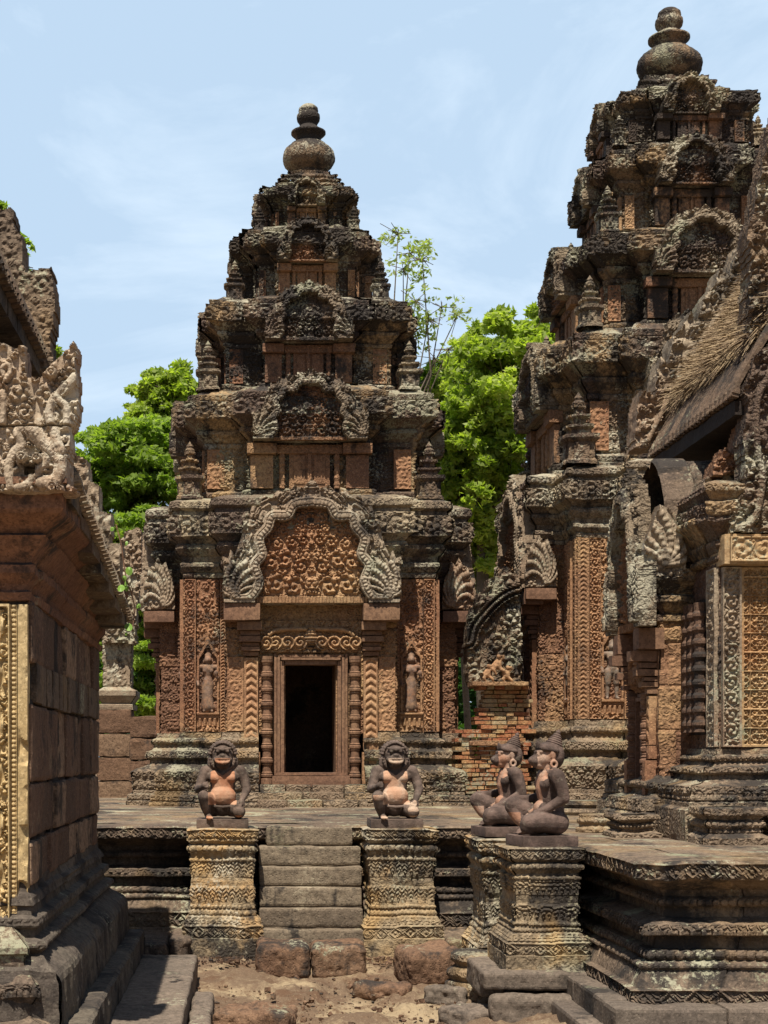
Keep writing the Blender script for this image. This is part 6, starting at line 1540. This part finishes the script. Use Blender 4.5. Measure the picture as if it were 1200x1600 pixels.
Lf3 = leaf_mat('leaf_dark', (.02, .05, .012), (.04, .10, .02), (.09, .17, .03))
Lf4 = leaf_mat('leaf_pale', (.16, .20, .08), (.25, .30, .12), (.36, .40, .2))
def P3(px, py, Y): return at(px, py, Y)
rs = np.random.RandomState(5)
def clump_list(spec, Y, dy=1.2):
    return [(*P3(px, py, Y + (rs.rand() - .5) * 2 * dy), r) for px, py, r in spec]
tree('feathery_tree', 'wide bright green tree with feathery layered foliage, between left building and middle tower', (-3.0, 36, 0), clump_list([(70, 730, 1.2), (130, 720, 1.2), (165, 700, 1.0), (205, 700, 1.1), (240, 690, 1.0), (275, 700, 1.2), (150, 770, 1.3), (210, 765, 1.3), (260, 770, 1.3), (170, 830, 1.2), (230, 850, 1.3), (300, 800, 1.3), (190, 900, 1.2), (240, 930, 1.2), (280, 900, 1.2), (230, 1010, 1.2), (200, 1080, 1.2), (250, 1090, 1.3), (300, 1010, 1.3), (150, 960, 1.2)], 36), 130000, .095, Lf1, 1, 7.0, .22, .45, 1.6)
tree('tall_tree', 'yellow-green tree rising behind the feathery one, touching the middle tower', (-1.6, 44, 0), clump_list([(245, 625, .8), (270, 615, .75), (290, 618, .7), (300, 650, 1.0), (255, 660, 1.0), (280, 690, 1.1), (225, 650, .6)], 44, .8), 34000, .10, Lf2, 2, 9.0, .2, .8)
tree('leafy_tree', 'large glossy bright green tree filling the gap between the two towers', (5.3, 34, 0), clump_list([(770, 555, .8), (745, 590, .8), (800, 545, .7), (790, 600, 1.0), (755, 650, 1.0), (810, 650, 1.0), (720, 690, .7), (770, 710, 1.1), (720, 760, .9), (800, 760, 1.1), (740, 810, 1.0), (790, 840, 1.1), (745, 880, .9), (700, 720, .7), (830, 600, .8), (700, 800, .8), (770, 920, .9)], 34, .9), 120000, .09, Lf2, 3, 7.5, .24, .9)
tree('dark_tree', 'darker green tree close behind the right side of the middle tower', (4.7, 40, 0), clump_list([(680, 605, .8), (700, 620, .8), (725, 615, .9), (660, 630, .7), (700, 670, 1.0), (740, 640, .9)], 40, .8), 34000, .10, Lf1, 4, 8.0, .2, .8)
tree('background_tree', 'yellowish tree top peeping out beside the tallest tower', (7.2, 42, 0), clump_list([(850, 525, .7), (830, 545, .7), (865, 550, .8), (840, 580, .9)], 42, .5), 14000, .12, Lf2, 5, 9.5, .16, .8)
tree('background_tree', 'dark tree seen above the broken roof of the left building', (-4.6, 28, 0), clump_list([(30, 392, .2), (34, 415, .2), (10, 385, .35), (68, 500, .2), (70, 545, .22), (70, 575, .25), (-20, 410, .6), (20, 470, .5), (-8, 340, .2)], 28, .3), 22000, .085, Lf1, 6, 8.0, .18, .9)
tree('sparse_tree', 'thin sparse tree with airy twigs against the sky, right of the middle tower', (3.6, 38, 0), clump_list([(622, 365, .35), (640, 395, .45), (660, 405, .4), (630, 420, .4), (650, 470, .4), (690, 480, .45), (715, 492, .3), (670, 500, .35), (700, 545, .45), (680, 560, .4), (650, 530, .35), (715, 560, .3), (640, 500, .35)], 38, .5), 2200, .07, Lf4, 7, 10.6, .12, .8, twig=3)
tree('bare_tree', 'leafless fine-twigged tree top beside the tallest tower', (6.6, 45, 0), clump_list([(800, 520, .35), (820, 515, .35), (790, 530, .3), (835, 525, .3)], 45, .3), 500, .06, Lf4, 8, 11, .12, .8, twig=4)
bk = []
for k in range(16):
    px = -60 + k * 90 + rs.rand() * 30; Yb = 55 + rs.rand() * 8
    c = clump_list([(px + rs.randn() * 20, 1000 + rs.rand() * 120, 2.2 + rs.rand()) for _ in range(3)] + [(px, 1150, 2.4)], Yb, 1)
    tree('forest_tree', 'dark green tree of the forest behind the temple enclosure', (at(px, 1200, Yb)[0], Yb, 0), c, 9000, .2, Lf3, 50 + k, 3.0, .2, .8, group='trees of the forest behind the temple')
for o in (dvf, dvm): bpy.data.objects.remove(o)
